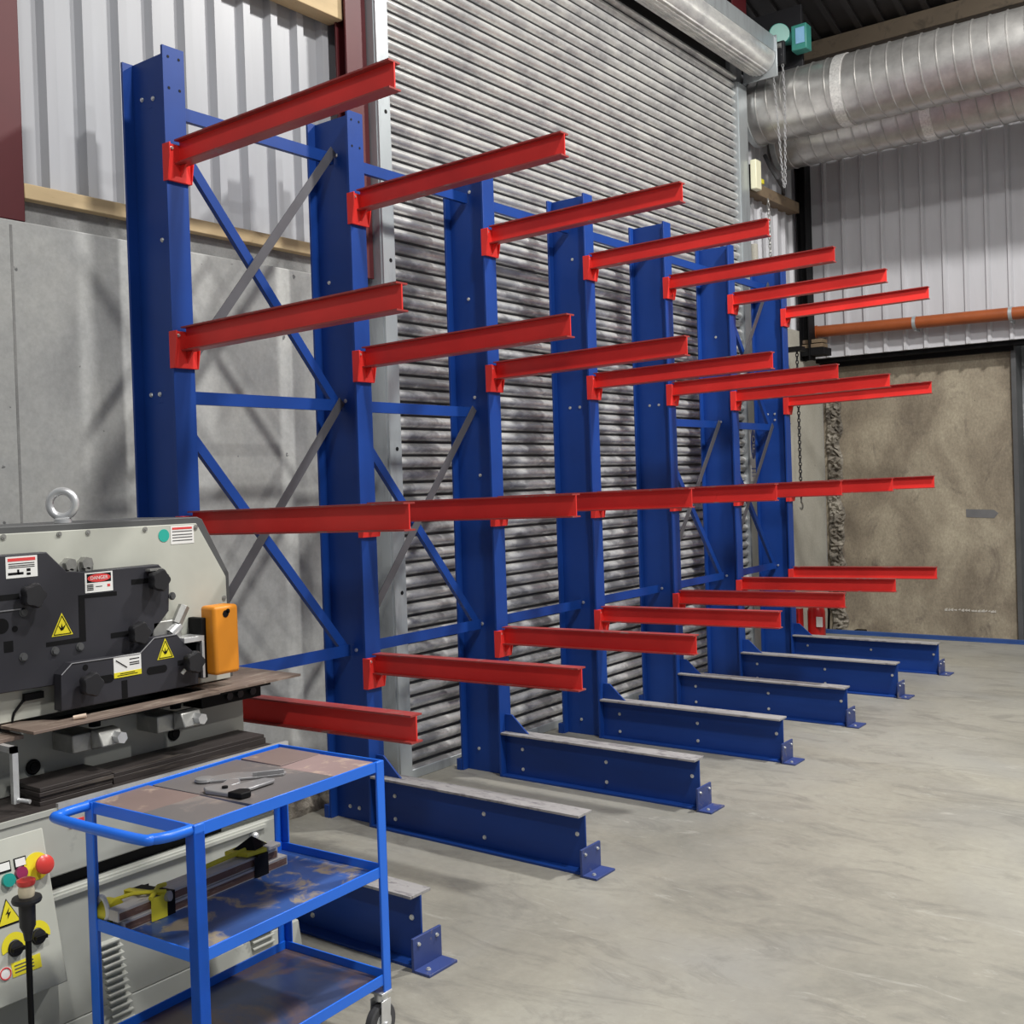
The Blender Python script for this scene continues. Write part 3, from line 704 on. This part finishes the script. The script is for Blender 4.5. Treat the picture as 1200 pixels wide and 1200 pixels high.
# panel B
pb = [(-.915, .928), (-.911, 1.035), (-.876, 1.064), (-.642, 1.060), (-.588, 1.101), (-.5, 1.102), (-.462, 1.058), (-.417, 1.02), (-.421, .928)]
B = MB().prism(pb, 0, .50, .54).build('shear_panel', M['panel'], mc, bevel=.002)
e = MB()
for p, q in zip(pb[1:5], pb[2:6]): e.tube([(.541, p[0], p[1] - .001), (.541, q[0], q[1] - .001)], .0016, 6)
e.build('panel_highlight_or_seam', M['panel_highlight_or_seam'], B)  # pale strip paints the highlight along the panel's top edge
knob(-.835, .997, -.80, -.745, .54, B)
knob(-.462, 1.008, -.50, -.47, .54, B)
MB().cyl((.539, -.832, 1.045), (.541, -.832, 1.045), .009).build('round_hole', M['black'], B)
MB().prism([(-.58 + (.026 if math.cos(a_) > 0 else -.026) + .012 * math.cos(a_), .999 + .012 * math.sin(a_)) for a_ in [2 * PI * i_ / 24 + .01 for i_ in range(24)]], 0, .539, .541).build('slot_hole', M['black'], B)
MB().prism([(-.775 + (.026 if math.cos(a_) > 0 else -.026) + .012 * math.cos(a_), .999 + .012 * math.sin(a_)) for a_ in [2 * PI * i_ / 24 + .01 for i_ in range(24)]], 0, .539, .5412).build('slot_hole', M['black'], B)
MB().box(.539, .541, -.71, -.69, .930, .985).build('vertical_slot', M['black'], B)
MB().cyl((.56, -.50, .975), (.58, -.455, 1.03), .006, n=10).sphere((.58, -.455, 1.03), .010).build('lever', M['steel'], B)
# stickers
def line_rows(b, x, y0, y1, zs, h): 
    for z in zs: b.box(x, x + .0006, y0, y1, z, z + h)
s = MB().box(.50, .5012, -1.048, -.951, 1.328, 1.390).build('warning_sticker', M['white'], A); L(s, 'white warning sticker with a red header on the left')
MB().box(.5012, .5018, -1.042, -.957, 1.376, 1.385).build('header', M['signred'], s)
b = MB(); line_rows(b, .5012, -1.04, -.96, (1.368, 1.362, 1.357), .0022); b.box(.5012, .5018, -1.042, -.995, 1.337, 1.344); b.box(.5012, .5018, -1.014, -1.008, 1.337, 1.352); b.box(.5012, .5018, -.985, -.973, 1.345, 1.353); b.box(.5012, .5018, -.985, -.973, 1.334, 1.341)
b.build('sticker_print', M['black'], s)
s = MB().box(.50, .5012, -.798, -.702, 1.262, 1.323).build('warning_sticker', M['white'], A); L(s, 'white sticker with a red oval on black')
MB().box(.5012, .5016, -.792, -.708, 1.292, 1.319).build('header', M['black'], s)
MB().add([(.5020, -.750 + .040 * math.cos(2 * PI * k / 32), 1.3055 + .0125 * math.sin(2 * PI * k / 32)) for k in range(32)], [tuple(range(32))]).build('red_oval', M['signred'], s, smooth=False)
text_mesh('sticker_text', 'DANGER', .015, M['white'], s, (.5022, -.750, 1.3055), ROT_PX)
b = MB(); line_rows(b, .5012, -.792, -.770, (1.284, 1.279, 1.274, 1.269), .003); b.box(.5012, .5018, -.762, -.740, 1.278, 1.280)
b.build('sticker_print', M['black'], s)
MB().box(.5012, .5018, -.722, -.712, 1.276, 1.284).build('red_spot', M['signred'], s)
def tri_sign(x, yc, zc, w, h, parent, name='hazard_triangle', bolt_sym=False, nx=None):
    s = MB().prism([(yc - w / 2, zc - h / 2), (yc + w / 2, zc - h / 2), (yc, zc + h / 2)], 0, x, x + .0012).build(name, M['yellowsign'], parent, bevel=.0005)
    b = MB(); k = .80; 
    for p, q in (((-.5, -.5), (.5, -.5)), ((.5, -.5), (0, .5)), ((0, .5), (-.5, -.5))):
        f = lambda t: (x + .0016, yc + t[0] * w * k, zc - h * .03 + t[1] * h * k)
        b.tube([f(p), f(q)], w * .018, 5)
    if bolt_sym: b.prism([(yc + w * .06, zc + h * .14), (yc - w * .12, zc - h * .14), (yc, zc - h * .12), (yc - w * .04, zc - h * .36), (yc + w * .13, zc - h * .06), (yc, zc - h * .07)], 0, x + .0012, x + .002)
    else:
        b.prism([(yc - w * .20, zc - h * .02), (yc - w * .06, zc - h * .16), (yc - w * .02, zc + h * .04), (yc + w * .02, zc - h * .14), (yc + w * .18, zc + h * .0), (yc + w * .06, zc - h * .24), (yc - w * .06, zc - h * .28)], 0, x + .0012, x + .002)
    b.build('symbol', M['black'], s)
    return s
tri_sign(.50, -.879, 1.178, .070, .068, A)
tri_sign(.54, -.546, 1.062, .064, .066, B)
s = MB().box(.54, .5412, -.736, -.638, .996, 1.062).build('instruction_sticker', M['white'], B)
MB().box(.5412, .5418, -.736, -.638, .996, 1.012).build('yellow_band', M['yellowsign'], s)
b = MB(); b.tube([(.5418, -.728, 1.050), (.5418, -.690, 1.024)], .0016, 6); line_rows(b, .5412, -.68, -.645, (1.035, 1.029, 1.046), .003); b.box(.5418, .5424, -.725, -.652, 1.001, 1.003); b.box(.5418, .5424, -.715, -.662, 1.006, 1.008)
b.build('sticker_print', M['black'], s)
s = MB().box(.46, .4612, -.451, -.358, 1.388, 1.448).build('rating_plate', M['white'], cv)
MB().box(.4612, .4618, -.445, -.365, 1.436, 1.443).build('header', M['signred'], s)
b = MB(); line_rows(b, .4612, -.445, -.365, (1.428, 1.417, 1.408, 1.398), .003); b.build('sticker_print', M['frame_grey'], s)
MB().cyl((.46, -.478, 1.419), (.4615, -.478, 1.419), .021, n=28).build('round_sticker', M['tealtag'], cv)
# levers and bright guard beside panel B
b = MB().cyl((.50, -.50, 1.085), (.50, -.462, 1.145), .012, n=14); b.cyl((.50, -.470, 1.130), (.50, -.437, 1.185), .019, n=6)
L(b.build('clamp_handle', M['steel'], mc, bevel=.001), 'bare steel clamp handle')
MB().cyl((.50, -.497, 1.10), (.50, -.462, 1.125), .018, n=16).build('clamp_collar', M['silver'], mc)
MB().box(.46, .50, -.56, -.45, 1.07, 1.145).build('die_block', M['steel'], mc, bevel=.004)
b = MB().box(.47, .545, -.475, -.395, 1.068, 1.085).box(.47, .545, -.405, -.395, .945, 1.068)
L(b.build('guide_bracket', M['silver'], mc, bevel=.001), 'pale angle bracket')
MB().box(.46, .535, -.42, -.405, .945, 1.06).box(.46, .53, -.394, -.372, .94, 1.14).build('side_block', M['black'], mc, bevel=.003)
og = MB().box(.50, .575, -.375, -.272, .949, 1.178).build('side_guard', M['orange'], mc, bevel=.012, seg=3)
L(og, 'worn orange guard box')
MB().cyl((.5745, -.328, 1.150), (.5765, -.328, 1.150), .012).cyl((.5745, -.318, 1.158), (.5765, -.318, 1.158), .008).build('screw_hole', M['black'], og)
# bolts / clamps under table
for y in (-.815, -.52):
    b = MB().box(.45, .56, y - .08, y + .01, .80, .855); b.prism([(.56, .80), (.62, .815), (.60, .858), (.56, .862)], 1, y - .02, y + .055)
    cb = b.build('table_clamp', M['steel'], mc, bevel=.004)
    MB().cyl((.60, y + .035, .835), (.64, y + .035, .835), .018, n=6).build('hex_head', M['silver'], cb)
    MB().cyl((.52, y + .02, .86), (.52, y + .02, .885), .018, n=14).build('stud', M['black'], cb)
b = MB().box(.45, .55, -.42, -.165, .845, .888).build('bolster', M['black'], mc, bevel=.003)
for y in (-.31, -.265, -.21):
    MB().cyl((.55, y, .870), (.562, y, .870), .013, n=16).build('cap_screw', M['dark'], b)
b = MB().box(.455, .60, -.98, -.165, .889, .8965)
b.build('work_table', M['black'], mc)
b = MB().box(.60, .615, -1.112, -1.095, .715, .872).box(.47, .615, -1.112, -1.095, .855, .872).cyl((.615, -1.10, .725), (.65, -1.085, .722), .006, n=10)
L(b.build('support_leg', M['silver'], mc), 'pale metal support leg at the left')
b = MB().tube([(.455, -1.025, .90), (.465, -1.02, .935), (.47, -.995, .965), (.465, -.97, .97)], .004, 8).box(.455, .475, -.99, -.93, .965, .985)
b.build('cable_loop', M['black'], mc)
# control console, face sloping outward
face = lambda z: .865 - .25 * z
b = MB(); b.prism([(.69, .66), (face(.66), .66), (face(.262), .262), (.69, .262)], 1, YL, -1.08)
cs = b.build('control_console', M['cream'], mc, bevel=.004)
MB().box(.70, .745, YL, -1.075, .10, .255).build('console_door', M['cream2'], cs, bevel=.003)
nrm = Vector((1, 0, .25)).normalized(); upv = Vector((-.25, 0, 1)).normalized()
def fp(y, z, off=0.0): return Vector((face(z), y, z)) + nrm * off
def disc(b, y, z, r, o0, o1, mi=0, n=28): b.cyl(fp(y, z, o0), fp(y, z, o1), r, n=n, mi=mi)
b = MB(); disc(b, -1.115, .567, .036, 0, .002); b.build('button_ring', M['yellowsign'], cs)
es = MB(); disc(es, -1.105, .567, .014, 0, .02); es.lathe([(.020, 0), (.025, .004), (.025, .012), (.016, .018)], fp(-1.105, .567, .018), nrm); L(es.build('emergency_stop', M['mushroom'], cs), 'red mushroom stop button')
b = MB(); disc(b, -1.199, .555, .017, 0, .012); b.build('push_button', M['green'], cs)
b = MB(); disc(b, -1.162, .563, .016, 0, .012); b.build('push_button', M['magenta'], cs)
def slab(y0, y1, z0, z1, off0, off1, name, mat, parent):
    v = []
    for o in (off0, off1):
        for y, z in ((y0, z0), (y1, z0), (y1, z1), (y0, z1)): v.append(fp(y, z, o))
    return MB().add(v, [(0, 1, 2, 3), (7, 6, 5, 4), (0, 4, 5, 1), (1, 5, 6, 2), (2, 6, 7, 3), (3, 7, 4, 0)]).build(name, mat, parent)
for y in (-1.202, -1.158):
    pl = slab(y - .017, y + .017, .575, .602, 0, .002, 'button_label', M['black'], cs)
    slab(y - .014, y + .014, .580, .599, .002, .0028, 'label_face', M['white'], pl)
tr = MB(); 
def ftri(w, h, yc, zc, off, k=1.0): return [fp(yc - w / 2 * k, zc - h / 2 * k, off), fp(yc + w / 2 * k, zc - h / 2 * k, off), fp(yc, zc + h / 2 * k, off)]
tr.add(ftri(.066, .066, -1.212, .480, .0015), [(0, 1, 2)]); s = tr.build('hazard_triangle', M['black'], cs, smooth=False)
MB().add(ftri(.066, .066, -1.212, .480, .0022, .86), [(0, 1, 2)]).build('triangle_face', M['yellowsign'], s, smooth=False)
yc, zc, w = -1.212, .480, .05
MB().add([fp(yc + a * w, zc + c * w, .003) for a, c in ((.1, .2), (-.16, -.1), (-.02, -.08), (-.08, -.34), (.16, -.02), (.0, -.04))], [(0, 1, 2, 5), (5, 2, 3, 4)]).build('lightning_symbol', M['black'], s, smooth=False)
for y, z in ((-1.208, .392), (-1.143, .400)):
    b = MB(); vs = [fp(y + r * math.cos(a), z + r * math.sin(a), .0015) for r in (.018, .036) for a in [i * PI / 12 for i in range(-1, 14)]]
    b.add(vs, [(i, i + 1, 15 + i + 1, 15 + i) for i in range(14)]); d = b.build('dial_scale', M['yellowsign'], cs, smooth=False)
    b = MB(); disc(b, y, z - .004, .018, 0, .012); disc(b, y, z - .004, .020, 0, .004); k = b.build('rotary_switch', M['dark'], cs)
    c = fp(y, z - .004, .012); MB().box(c.x, c.x + .012, c.y - .016, c.y + .016, c.z - .005, c.z + .005).build('switch_handle', M['black'], k)
s = slab(-1.225, -1.145, .322, .356, 0, .0015, 'notice_sticker', M['yellowsign'], cs)
for z in (.330, .338, .346): slab(-1.218, -1.165, z, z + .003, .0015, .002, 'print_line', M['frame_grey'], s)
b = MB(); disc(b, -1.243, .338, .017, 0, .0015); s = b.build('prohibition_sign', M['white'], cs)
c = fp(-1.243, .338, .002); MB().torus(c, nrm, .014, .0018, 24, 6).build('red_ring', M['signred'], s)

# ------------------------------------------------------------------ stock lying on the machine
GR = 'steel stock lying on the machine'
b = MB(); b.prism([(.35, -1.075), (.629, -1.052), (.618, -.40), (.50, -.40)] if False else [(.40, -1.06), (.629, -1.055), (.618, -.395), (.545, -.395), (.545, -.93), (.50, -.95)], 2, .897, .906)
tag(b.build('steel_flat_bar', M['mill'], bevel=.001), 'long brown steel bar on the machine table below the charcoal panels', 'steel bar', GR)
b = MB().box(.28, .606, -.388, -.03, .897, .905); b.box(.40, .404, -.33, -.06, .905, .9055)
tag(b.build('steel_plate', M['mill'], bevel=.001), 'brown steel plate sticking out to the right under the orange guard box', 'steel plate', GR)
tag(MB().box(.456, .54, -1.5, -1.035, .8725, .884).build('steel_plate', M['mill'], bevel=.001), 'brown steel plate at the left picture edge resting on the pale support leg', 'steel plate', GR)
tag(MB().cyl((.585, -.905, .912), (.605, -.875, .916), .0065, n=12).build('chalk_stick', plain('chalk_stick', (.75, .6, .48), .8)), 'short pinkish chalk stick lying on the long brown steel bar', 'chalk')
labs = ['lowest dark flat bar of the short stack in the machine tray', 'second dark flat bar from the bottom of the short tray stack', 'third dark flat bar from the bottom of the short tray stack', 'topmost dark flat bar of the short stack in the machine tray']
for k in range(4):
    z = .692 + k * .0125
    tag(MB().box(.46 + .003 * k, .622 - .004 * (k % 2), -1.04 + .004 * (k % 2), -.808 + .003 * (k % 3), z + .0004, z + .012).build('flat_bar_offcut', M['millblk'], bevel=.001), labs[k], 'steel bar', 'short flat bars stacked in the tray')
b = MB().box(.456, .60, -.79, -.195, .6925, .712); b.box(.46, .598, -.785, -.20, .712, .724)
tag(b.build('flat_bar', M['millblk'], bevel=.001), 'long dark flat bar in the machine tray right of the short stack', 'steel bar', GR)

# ------------------------------------------------------------------ pedal stop post
t = thing('emergency_stop_post', 'red mushroom stop button on a thin black post in front of the control console', 'emergency stop', (.95, -1.272, 0))
X, Y = .95, -1.272
MB().cyl((X, Y, .03), (X, Y, .50), .0075, n=12).build('post', M['black'], t)
MB().lathe([(.009, .0), (.012, .02), (.019, .035), (.020, .09), (.034, .094), (.036, .100), (.034, .106), (.018, .108)], (X, Y, .475), (0, 0, 1)).build('boot', M['dark'], t)
MB().lathe([(.018, 0), (.020, .012), (.017, .028)], (X, Y, .583), (0, 0, 1)).build('collar', M['creamplastic'], t)
MB().lathe([(.020, 0), (.022, .004), (.022, .012), (.012, .017)], (X, Y, .611), (0, 0, 1)).build('button', M['mushroom'], t)
MB().lathe([(.10, 0), (.10, .015), (.03, .03)], (X, Y, 0), (0, 0, 1)).build('foot', M['dark'], t)

# ------------------------------------------------------------------ trolley (local frame, x across, y along)
TW, TL = .415 / 2, .678 / 2
TX, TY, TR = 1.185, -.786, .046
tr = thing('workshop_trolley', 'bright blue three-shelf metal trolley in front of the machine', 'trolley', (TX, TY, 0), TR, local=True)
ZT, ZM, ZB = .790, .495, .195
a = .032
for sx in (-1, 1):
    for sy in (-1, 1):
        x0, x1 = (sx * TW, sx * (TW - a)); y0, y1 = (sy * TL, sy * (TL - a))
        lb = MB(); lb.box(x0, sx * (TW - .005), y0, y1, .145, ZT - .001); lb.box(x0, x1, y0, sy * (TL - .005), .145, ZT - .001)
        if sx == 1 and sy == -1 : lb.box(x0, x1, y0, y1, .145, ZT - .018)
        lb.build('leg', M['tblue'], tr, bevel=.002)
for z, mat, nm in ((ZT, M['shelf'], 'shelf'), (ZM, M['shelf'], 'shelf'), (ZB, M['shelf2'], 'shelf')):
    f = MB(); h = .030
    f.box(-TW + .004, TW - .004, TL - .008, TL - .003, z - h, z); f.box(-TW + .004, TW - .004, -TL + .003, -TL + .008, z - h, z)
    f.box(TW - .008, TW - .003, -TL + .004, TL - .004, z - h, z); f.box(-TW + .003, -TW + .008, -TL + .004, TL - .004, z - h, z)
    f.box(-TW + .004, TW - .004, TL - .022, TL - .008, z - h, z - h + .004); f.box(TW - .022, TW - .008, -TL, TL, z - h, z - h + .004)
    rim = f.build('shelf_rim', M['tblue'], tr, bevel=.0015)
    dz = .012 if z == ZT else .024
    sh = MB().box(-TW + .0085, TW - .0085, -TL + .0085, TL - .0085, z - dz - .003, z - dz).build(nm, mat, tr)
# handle
hp = [(-TW + .012, -TL + .004, ZT - .012), (-TW + .012, -TL - .055, ZT - .012), (-TW + .022, -TL - .085, ZT - .012), (-TW + .055, -TL - .105, ZT - .012),
      (TW - .075, -TL - .105, ZT - .012), (TW - .035, -TL - .085, ZT - .012), (TW - .018, -TL - .05, ZT - .012), (TW - .014, -TL + .004, ZT - .012)]
sm = []
for i in range(len(hp) - 1):
    p0 = Vector(hp[max(i - 1, 0)]); p1 = Vector(hp[i]); p2 = Vector(hp[i + 1]); p3 = Vector(hp[min(i + 2, len(hp) - 1)])
    for k in range(6):
        t_ = k / 6; sm.append(.5 * ((2 * p1) + (-p0 + p2) * t_ + (2 * p0 - 5 * p1 + 4 * p2 - p3) * t_ ** 2 + (-p0 + 3 * p1 - 3 * p2 + p3) * t_ ** 3))
sm.append(Vector(hp[-1]))
MB().tube(sm, .0125, 14).build('push_handle', M['tblue'], tr)
for sx in (-1, 1):
    for sy in (-1, 1):
        cx = sx * (TW - .022); cy = sy * (TL - .022)
        b = MB().box(cx - .024, cx + .024, cy - .022, cy + .022, .138, .145).cyl((cx, cy, .118), (cx, cy, .138), .020, n=20)
        for s in (-1, 1): b.prism([(cy - .022, .122), (cy + .018, .122), (cy + .012, .05), (cy - .018, .045), (cy - .024, .06)], 0, cx + s * .020 - .0015, cx + s * .020 + .0015)
        b.cyl((cx - .026, cy - .006, .055), (cx + .026, cy - .006, .055), .008, n=12)
        c = b.build('caster', M['silver'], tr, bevel=.001)
        MB().lathe([(.030, -.013), (.050, -.013), (.055, -.009), (.055, .009), (.050, .013), (.030, .013)], (cx, cy - .006, .055), (1, 0, 0), 36).build('wheel', M['rubber'], c)
        MB().cyl((cx - .014, cy - .006, .055), (cx + .014, cy - .006, .055), .032, n=28).build('wheel_hub', M['silver'], c)

# things on the trolley; children frame -> own objects placed in world with trolley rotation
def place(o, x, y, z, rz=0.0):
    c, s = math.cos(TR), math.sin(TR)
    o.location = (TX + x * c - y * s, TY + x * s + y * c, z); o.rotation_euler = (0, 0, TR + rz); return o
zt = ZT - .012 + .0003
PG = 'steel offcut plates on the trolley top'
def plate(name, w, l, th, mat, x, y, z, rz, label, poly=None):
    b = MB()
    if poly: b.prism(poly, 2, 0, th)
    else: b.box(-w / 2, w / 2, -l / 2, l / 2, 0, th)
    o = b.build(name, mat, bevel=.0008); tag(o, label, 'steel plate', PG); return place(o, x, y, z, rz)
plate('steel_offcut', .375, .30, .006, M['plateA'], -.003, .010, zt, .02, 'large dark grey steel plate under the clamp tool in the middle of the trolley top')
plate('steel_offcut', .20, .165, .006, M['plateC'], .085, .235, zt + .0005, .02, 'pinkish brown steel plate in the corner of the trolley top nearest the rack')
plate('steel_offcut', .165, .155, .006, M['plateB'], -.105, .245, zt, -.02, 'dark brown steel plate at the far back corner of the trolley top')
plate('steel_offcut', .20, .175, .006, M['plateB'], -.095, -.235, zt, .03, 'brown rusty steel plate beside the handle at the machine side of the trolley top')
plate('steel_offcut', .18, .17, .008, M['plateA'], .098, -.240, zt, -.03, 'grey steel plate at the front corner of the trolley top beside the handle')
z2 = zt + .0065
# clamp tool
t = thing('clamp_tool', 'grey flat clamp tool with a black jaw lying on the trolley top', 'tool', (0, 0, 0), local=True)
MB().prism([(-.07, -.03), (-.045, -.048), (.045, -.046), (.062, -.028), (.055, .0), (.03, .012), (-.03, .02), (-.06, .005)], 2, 0, .012).build('body', M['toolgrey'], t, bevel=.003)
MB().prism([(-.02, .005), (.045, .0), (.055, .10), (.045, .115), (.015, .11)], 2, .002, .011).build('handle', M['toolgrey'], t, bevel=.003)
MB().prism([(-.02, .0), (-.05, .004), (-.068, .06), (-.04, .075), (-.015, .05)], 2, .003, .011).build('handle', M['toolgrey'], t, bevel=.003)
MB().prism([(.03, -.05), (.075, -.05), (.082, -.02), (.06, .0), (.035, -.012)], 2, .001, .016).build('black_jaw', M['black'], t, bevel=.003)
MB().cyl((-.01, -.015, .012), (-.01, -.015, .017), .008, n=16).build('rivet', M['black'], t)
place(t, .055, -.085, z2, .1)
t = thing('bracket_plate', 'flat grey bent bracket lying behind the clamp tool on the trolley', 'metal bracket', (0, 0, 0), local=True)
MB().prism([(-.045, -.08), (.0, -.085), (.04, .02), (.062, .10), (.045, .115), (-.005, .05), (-.04, .0)], 2, 0, .007).build('flat', M['toolgrey'], t, bevel=.002)
MB().prism([(.04, .02), (.062, .10), (.056, .104), (.034, .024)], 2, .007, .018).build('lip', M['toolgrey'], t, bevel=.001)
place(t, -.03, .02, z2, -.35)
o = MB().lathe([(.022, 0), (.026, .004), (.024, .010), (.010, .012)], (0, 0, 0), (0, 0, 1)).build('round_cap', M['toolgrey']); tag(o, 'small round metal cap behind the clamp tool on the trolley top', 'metal cap'); place(o, -.085, -.055, z2)

# battens on middle shelf
zm = ZM - .024 + .0004
BG = 'strapped battens on the middle trolley shelf'
def batten(x, y0, y1, z, w, h, label, rz=0):
    b = MB(); b.box(-w / 2, w / 2, y0, y1, 0, h, 0)
    e = .0012
    b.box(w / 2, w / 2 + e, y0 + .004, y1 - .004, h * .12, h * .78, 1)
    o = b.build('batten', [M['battwhite'], M['battbrown']], bevel=.002)
    tag(o, label, 'batten', BG); return place(o, x, 0, z, rz)
xbm = -.125
batten(xbm + .010, -.318, .245, zm, .046, .027, 'lower front batten of the strapped bundle on the trolley shelf')
batten(xbm + .006, -.330, .215, zm + .0275, .040, .028, 'upper front batten of the strapped bundle on the trolley shelf')
batten(xbm - .042, -.30, .20, zm, .046, .026, 'lower rear batten of the strapped bundle, against the machine side')
batten(xbm - .040, -.27, .12, zm + .0275, .040, .018, 'upper rear batten of the strapped bundle, against the machine side')
def loop(b, y0, w, x0, x1, z0, z1, th, skew=0.0):
    for (a0, a1, c0, c1) in ((x0 - th, x1 + th, z1, z1 + th), (x1, x1 + th, z0, z1), (x0 - th, x0, z0, z1)):
        v = []
        for yy in (y0, y0 + w):
            v += [(a0, yy, c0), (a1, yy + skew, c0), (a1, yy + skew, c1), (a0, yy, c1)]
        b.add(v, [(0, 1, 2, 3), (7, 6, 5, 4), (0, 4, 5, 1), (1, 5, 6, 2), (2, 6, 7, 3), (3, 7, 4, 0)])
t = thing('ratchet_strap', 'yellow and black strap wound around the batten bundle near the trolley handle', 'strap', (0, 0, 0), local=True)
b = MB(); loop(b, -.215, .030, -.190, -.088, zm, zm + .057, .003, .02); b.build('black_loop', M['black'], t)
b = MB(); loop(b, -.240, .018, -.192, -.086, zm + .001, zm + .060, .003, .030)
b.tube([(-.088, -.24, zm + .060), (-.10, -.215, zm + .068), (-.12, -.19, zm + .070), (-.13, -.16, zm + .064)], .006, 8)
b.tube([(-.165, -.29, zm + .060), (-.135, -.255, zm + .070), (-.10, -.22, zm + .070), (-.09, -.19, zm + .063)], .005, 8)
b.build('yellow_webbing', M['yellow'], t)
MB().cyl((-.188, -.302, zm + .034), (-.150, -.298, zm + .036), .031, n=24).build('webbing_roll', M['yellow'], t, bevel=.004)
MB().torus((-.166, -.322, zm + .050), (.3, 1, .1), .028, .006, 24, 8).build('white_ring', M['white'], t)
MB().cyl((-.088, -.190, zm + .05), (-.078, -.186, zm + .052), .013, n=16).build('buckle', M['steel'], t)
place(t, 0, 0, 0)
t = thing('ratchet_strap', 'yellow and black strap at the far end of the batten bundle, away from the handle', 'strap', (0, 0, 0), local=True)
b = MB(); loop(b, .115, .040, -.190, -.088, zm, zm + .058, .003, .01); b.build('black_loop', M['black'], t)
b = MB(); b.prism([(-.17, .08), (-.10, .10), (-.09, .165), (-.13, .20), (-.175, .17)], 2, zm + .0615, zm + .072); b.tube([(-.15, -.05, zm + .058), (-.14, .05, zm + .066), (-.13, .12, zm + .072)], .007, 8); b.build('yellow_webbing', M['yellow'], t)
b = MB(); b.add([(-.16, .10, zm + .0725), (-.10, .13, zm + .0725), (-.11, .19, zm + .0725), (-.165, .17, zm + .0725), (-.13, .145, zm + .105)], [(0, 1, 4), (1, 2, 4), (2, 3, 4), (3, 0, 4), (3, 2, 1, 0)]); b.build('folded_flap', M['black'], t, smooth=False)
MB().box(-.125, -.085, .165, .215, zm + .0615, zm + .074).build('buckle', M['battwhite'], t, bevel=.003)
place(t, 0, 0, 0)

# ------------------------------------------------------------------ lights
def lamp(name, loc, power, size, col=(1, .98, .94), target=None):
    l = bpy.data.lights.new(name, 'AREA'); l.shape = 'DISK'; l.size = size; l.energy = power; l.color = col
    o = bpy.data.objects.new(name, l); COL.objects.link(o); o.location = loc
    if target is not None: o.rotation_euler = (Vector(target) - Vector(loc)).to_track_quat('-Z', 'Y').to_euler()
    return o
lamp('highbay_light', (3.0, 3.9, 6.28), 420, .45)
lamp('highbay_light', (3.7, .3, 6.7), 330, .45)
lamp('highbay_light', (4.4, -4.0, 6.8), 190, .45)
lamp('highbay_light', (7.5, 1.0, 6.6), 200, .45)
w = bpy.data.worlds.new('World'); scene.world = w; w.use_nodes = True
bg = w.node_tree.nodes['Background']; bg.inputs['Color'].default_value = (.86, .92, 1, 1); bg.inputs['Strength'].default_value = .20

# ------------------------------------------------------------------ camera (solved from the photo)
f = 1281.5258; cx, cy = 554.9677, 580.598
yaw, pitch, roll = .664, -.0105, -.0332
F = Vector((-math.sin(yaw) * math.cos(pitch), math.cos(yaw) * math.cos(pitch), math.sin(pitch)))
Rr = Vector((math.cos(yaw), math.sin(yaw), 0)); U = Rr.cross(F)
R2 = Rr * math.cos(roll) + U * math.sin(roll); U2 = -Rr * math.sin(roll) + U * math.cos(roll)
cam = bpy.data.cameras.new('Camera'); co = bpy.data.objects.new('Camera', cam); COL.objects.link(co)
co.matrix_world = Matrix(((R2.x, U2.x, -F.x, 3.4799), (R2.y, U2.y, -F.y, -2.678), (R2.z, U2.z, -F.z, 1.5547), (0, 0, 0, 1)))
cam.sensor_fit = 'HORIZONTAL'; cam.sensor_width = 36; cam.lens = f / 1200 * 36
cam.shift_x = (600 - cx) / 1200; cam.shift_y = (cy - 600) / 1200
cam.clip_start = .05; cam.clip_end = 100
scene.camera = co
vs_ = scene.view_settings
vs_.view_transform = 'Standard'; vs_.look = 'None'; vs_.gamma = 1; vs_.use_curve_mapping = False; vs_.exposure = -0.12
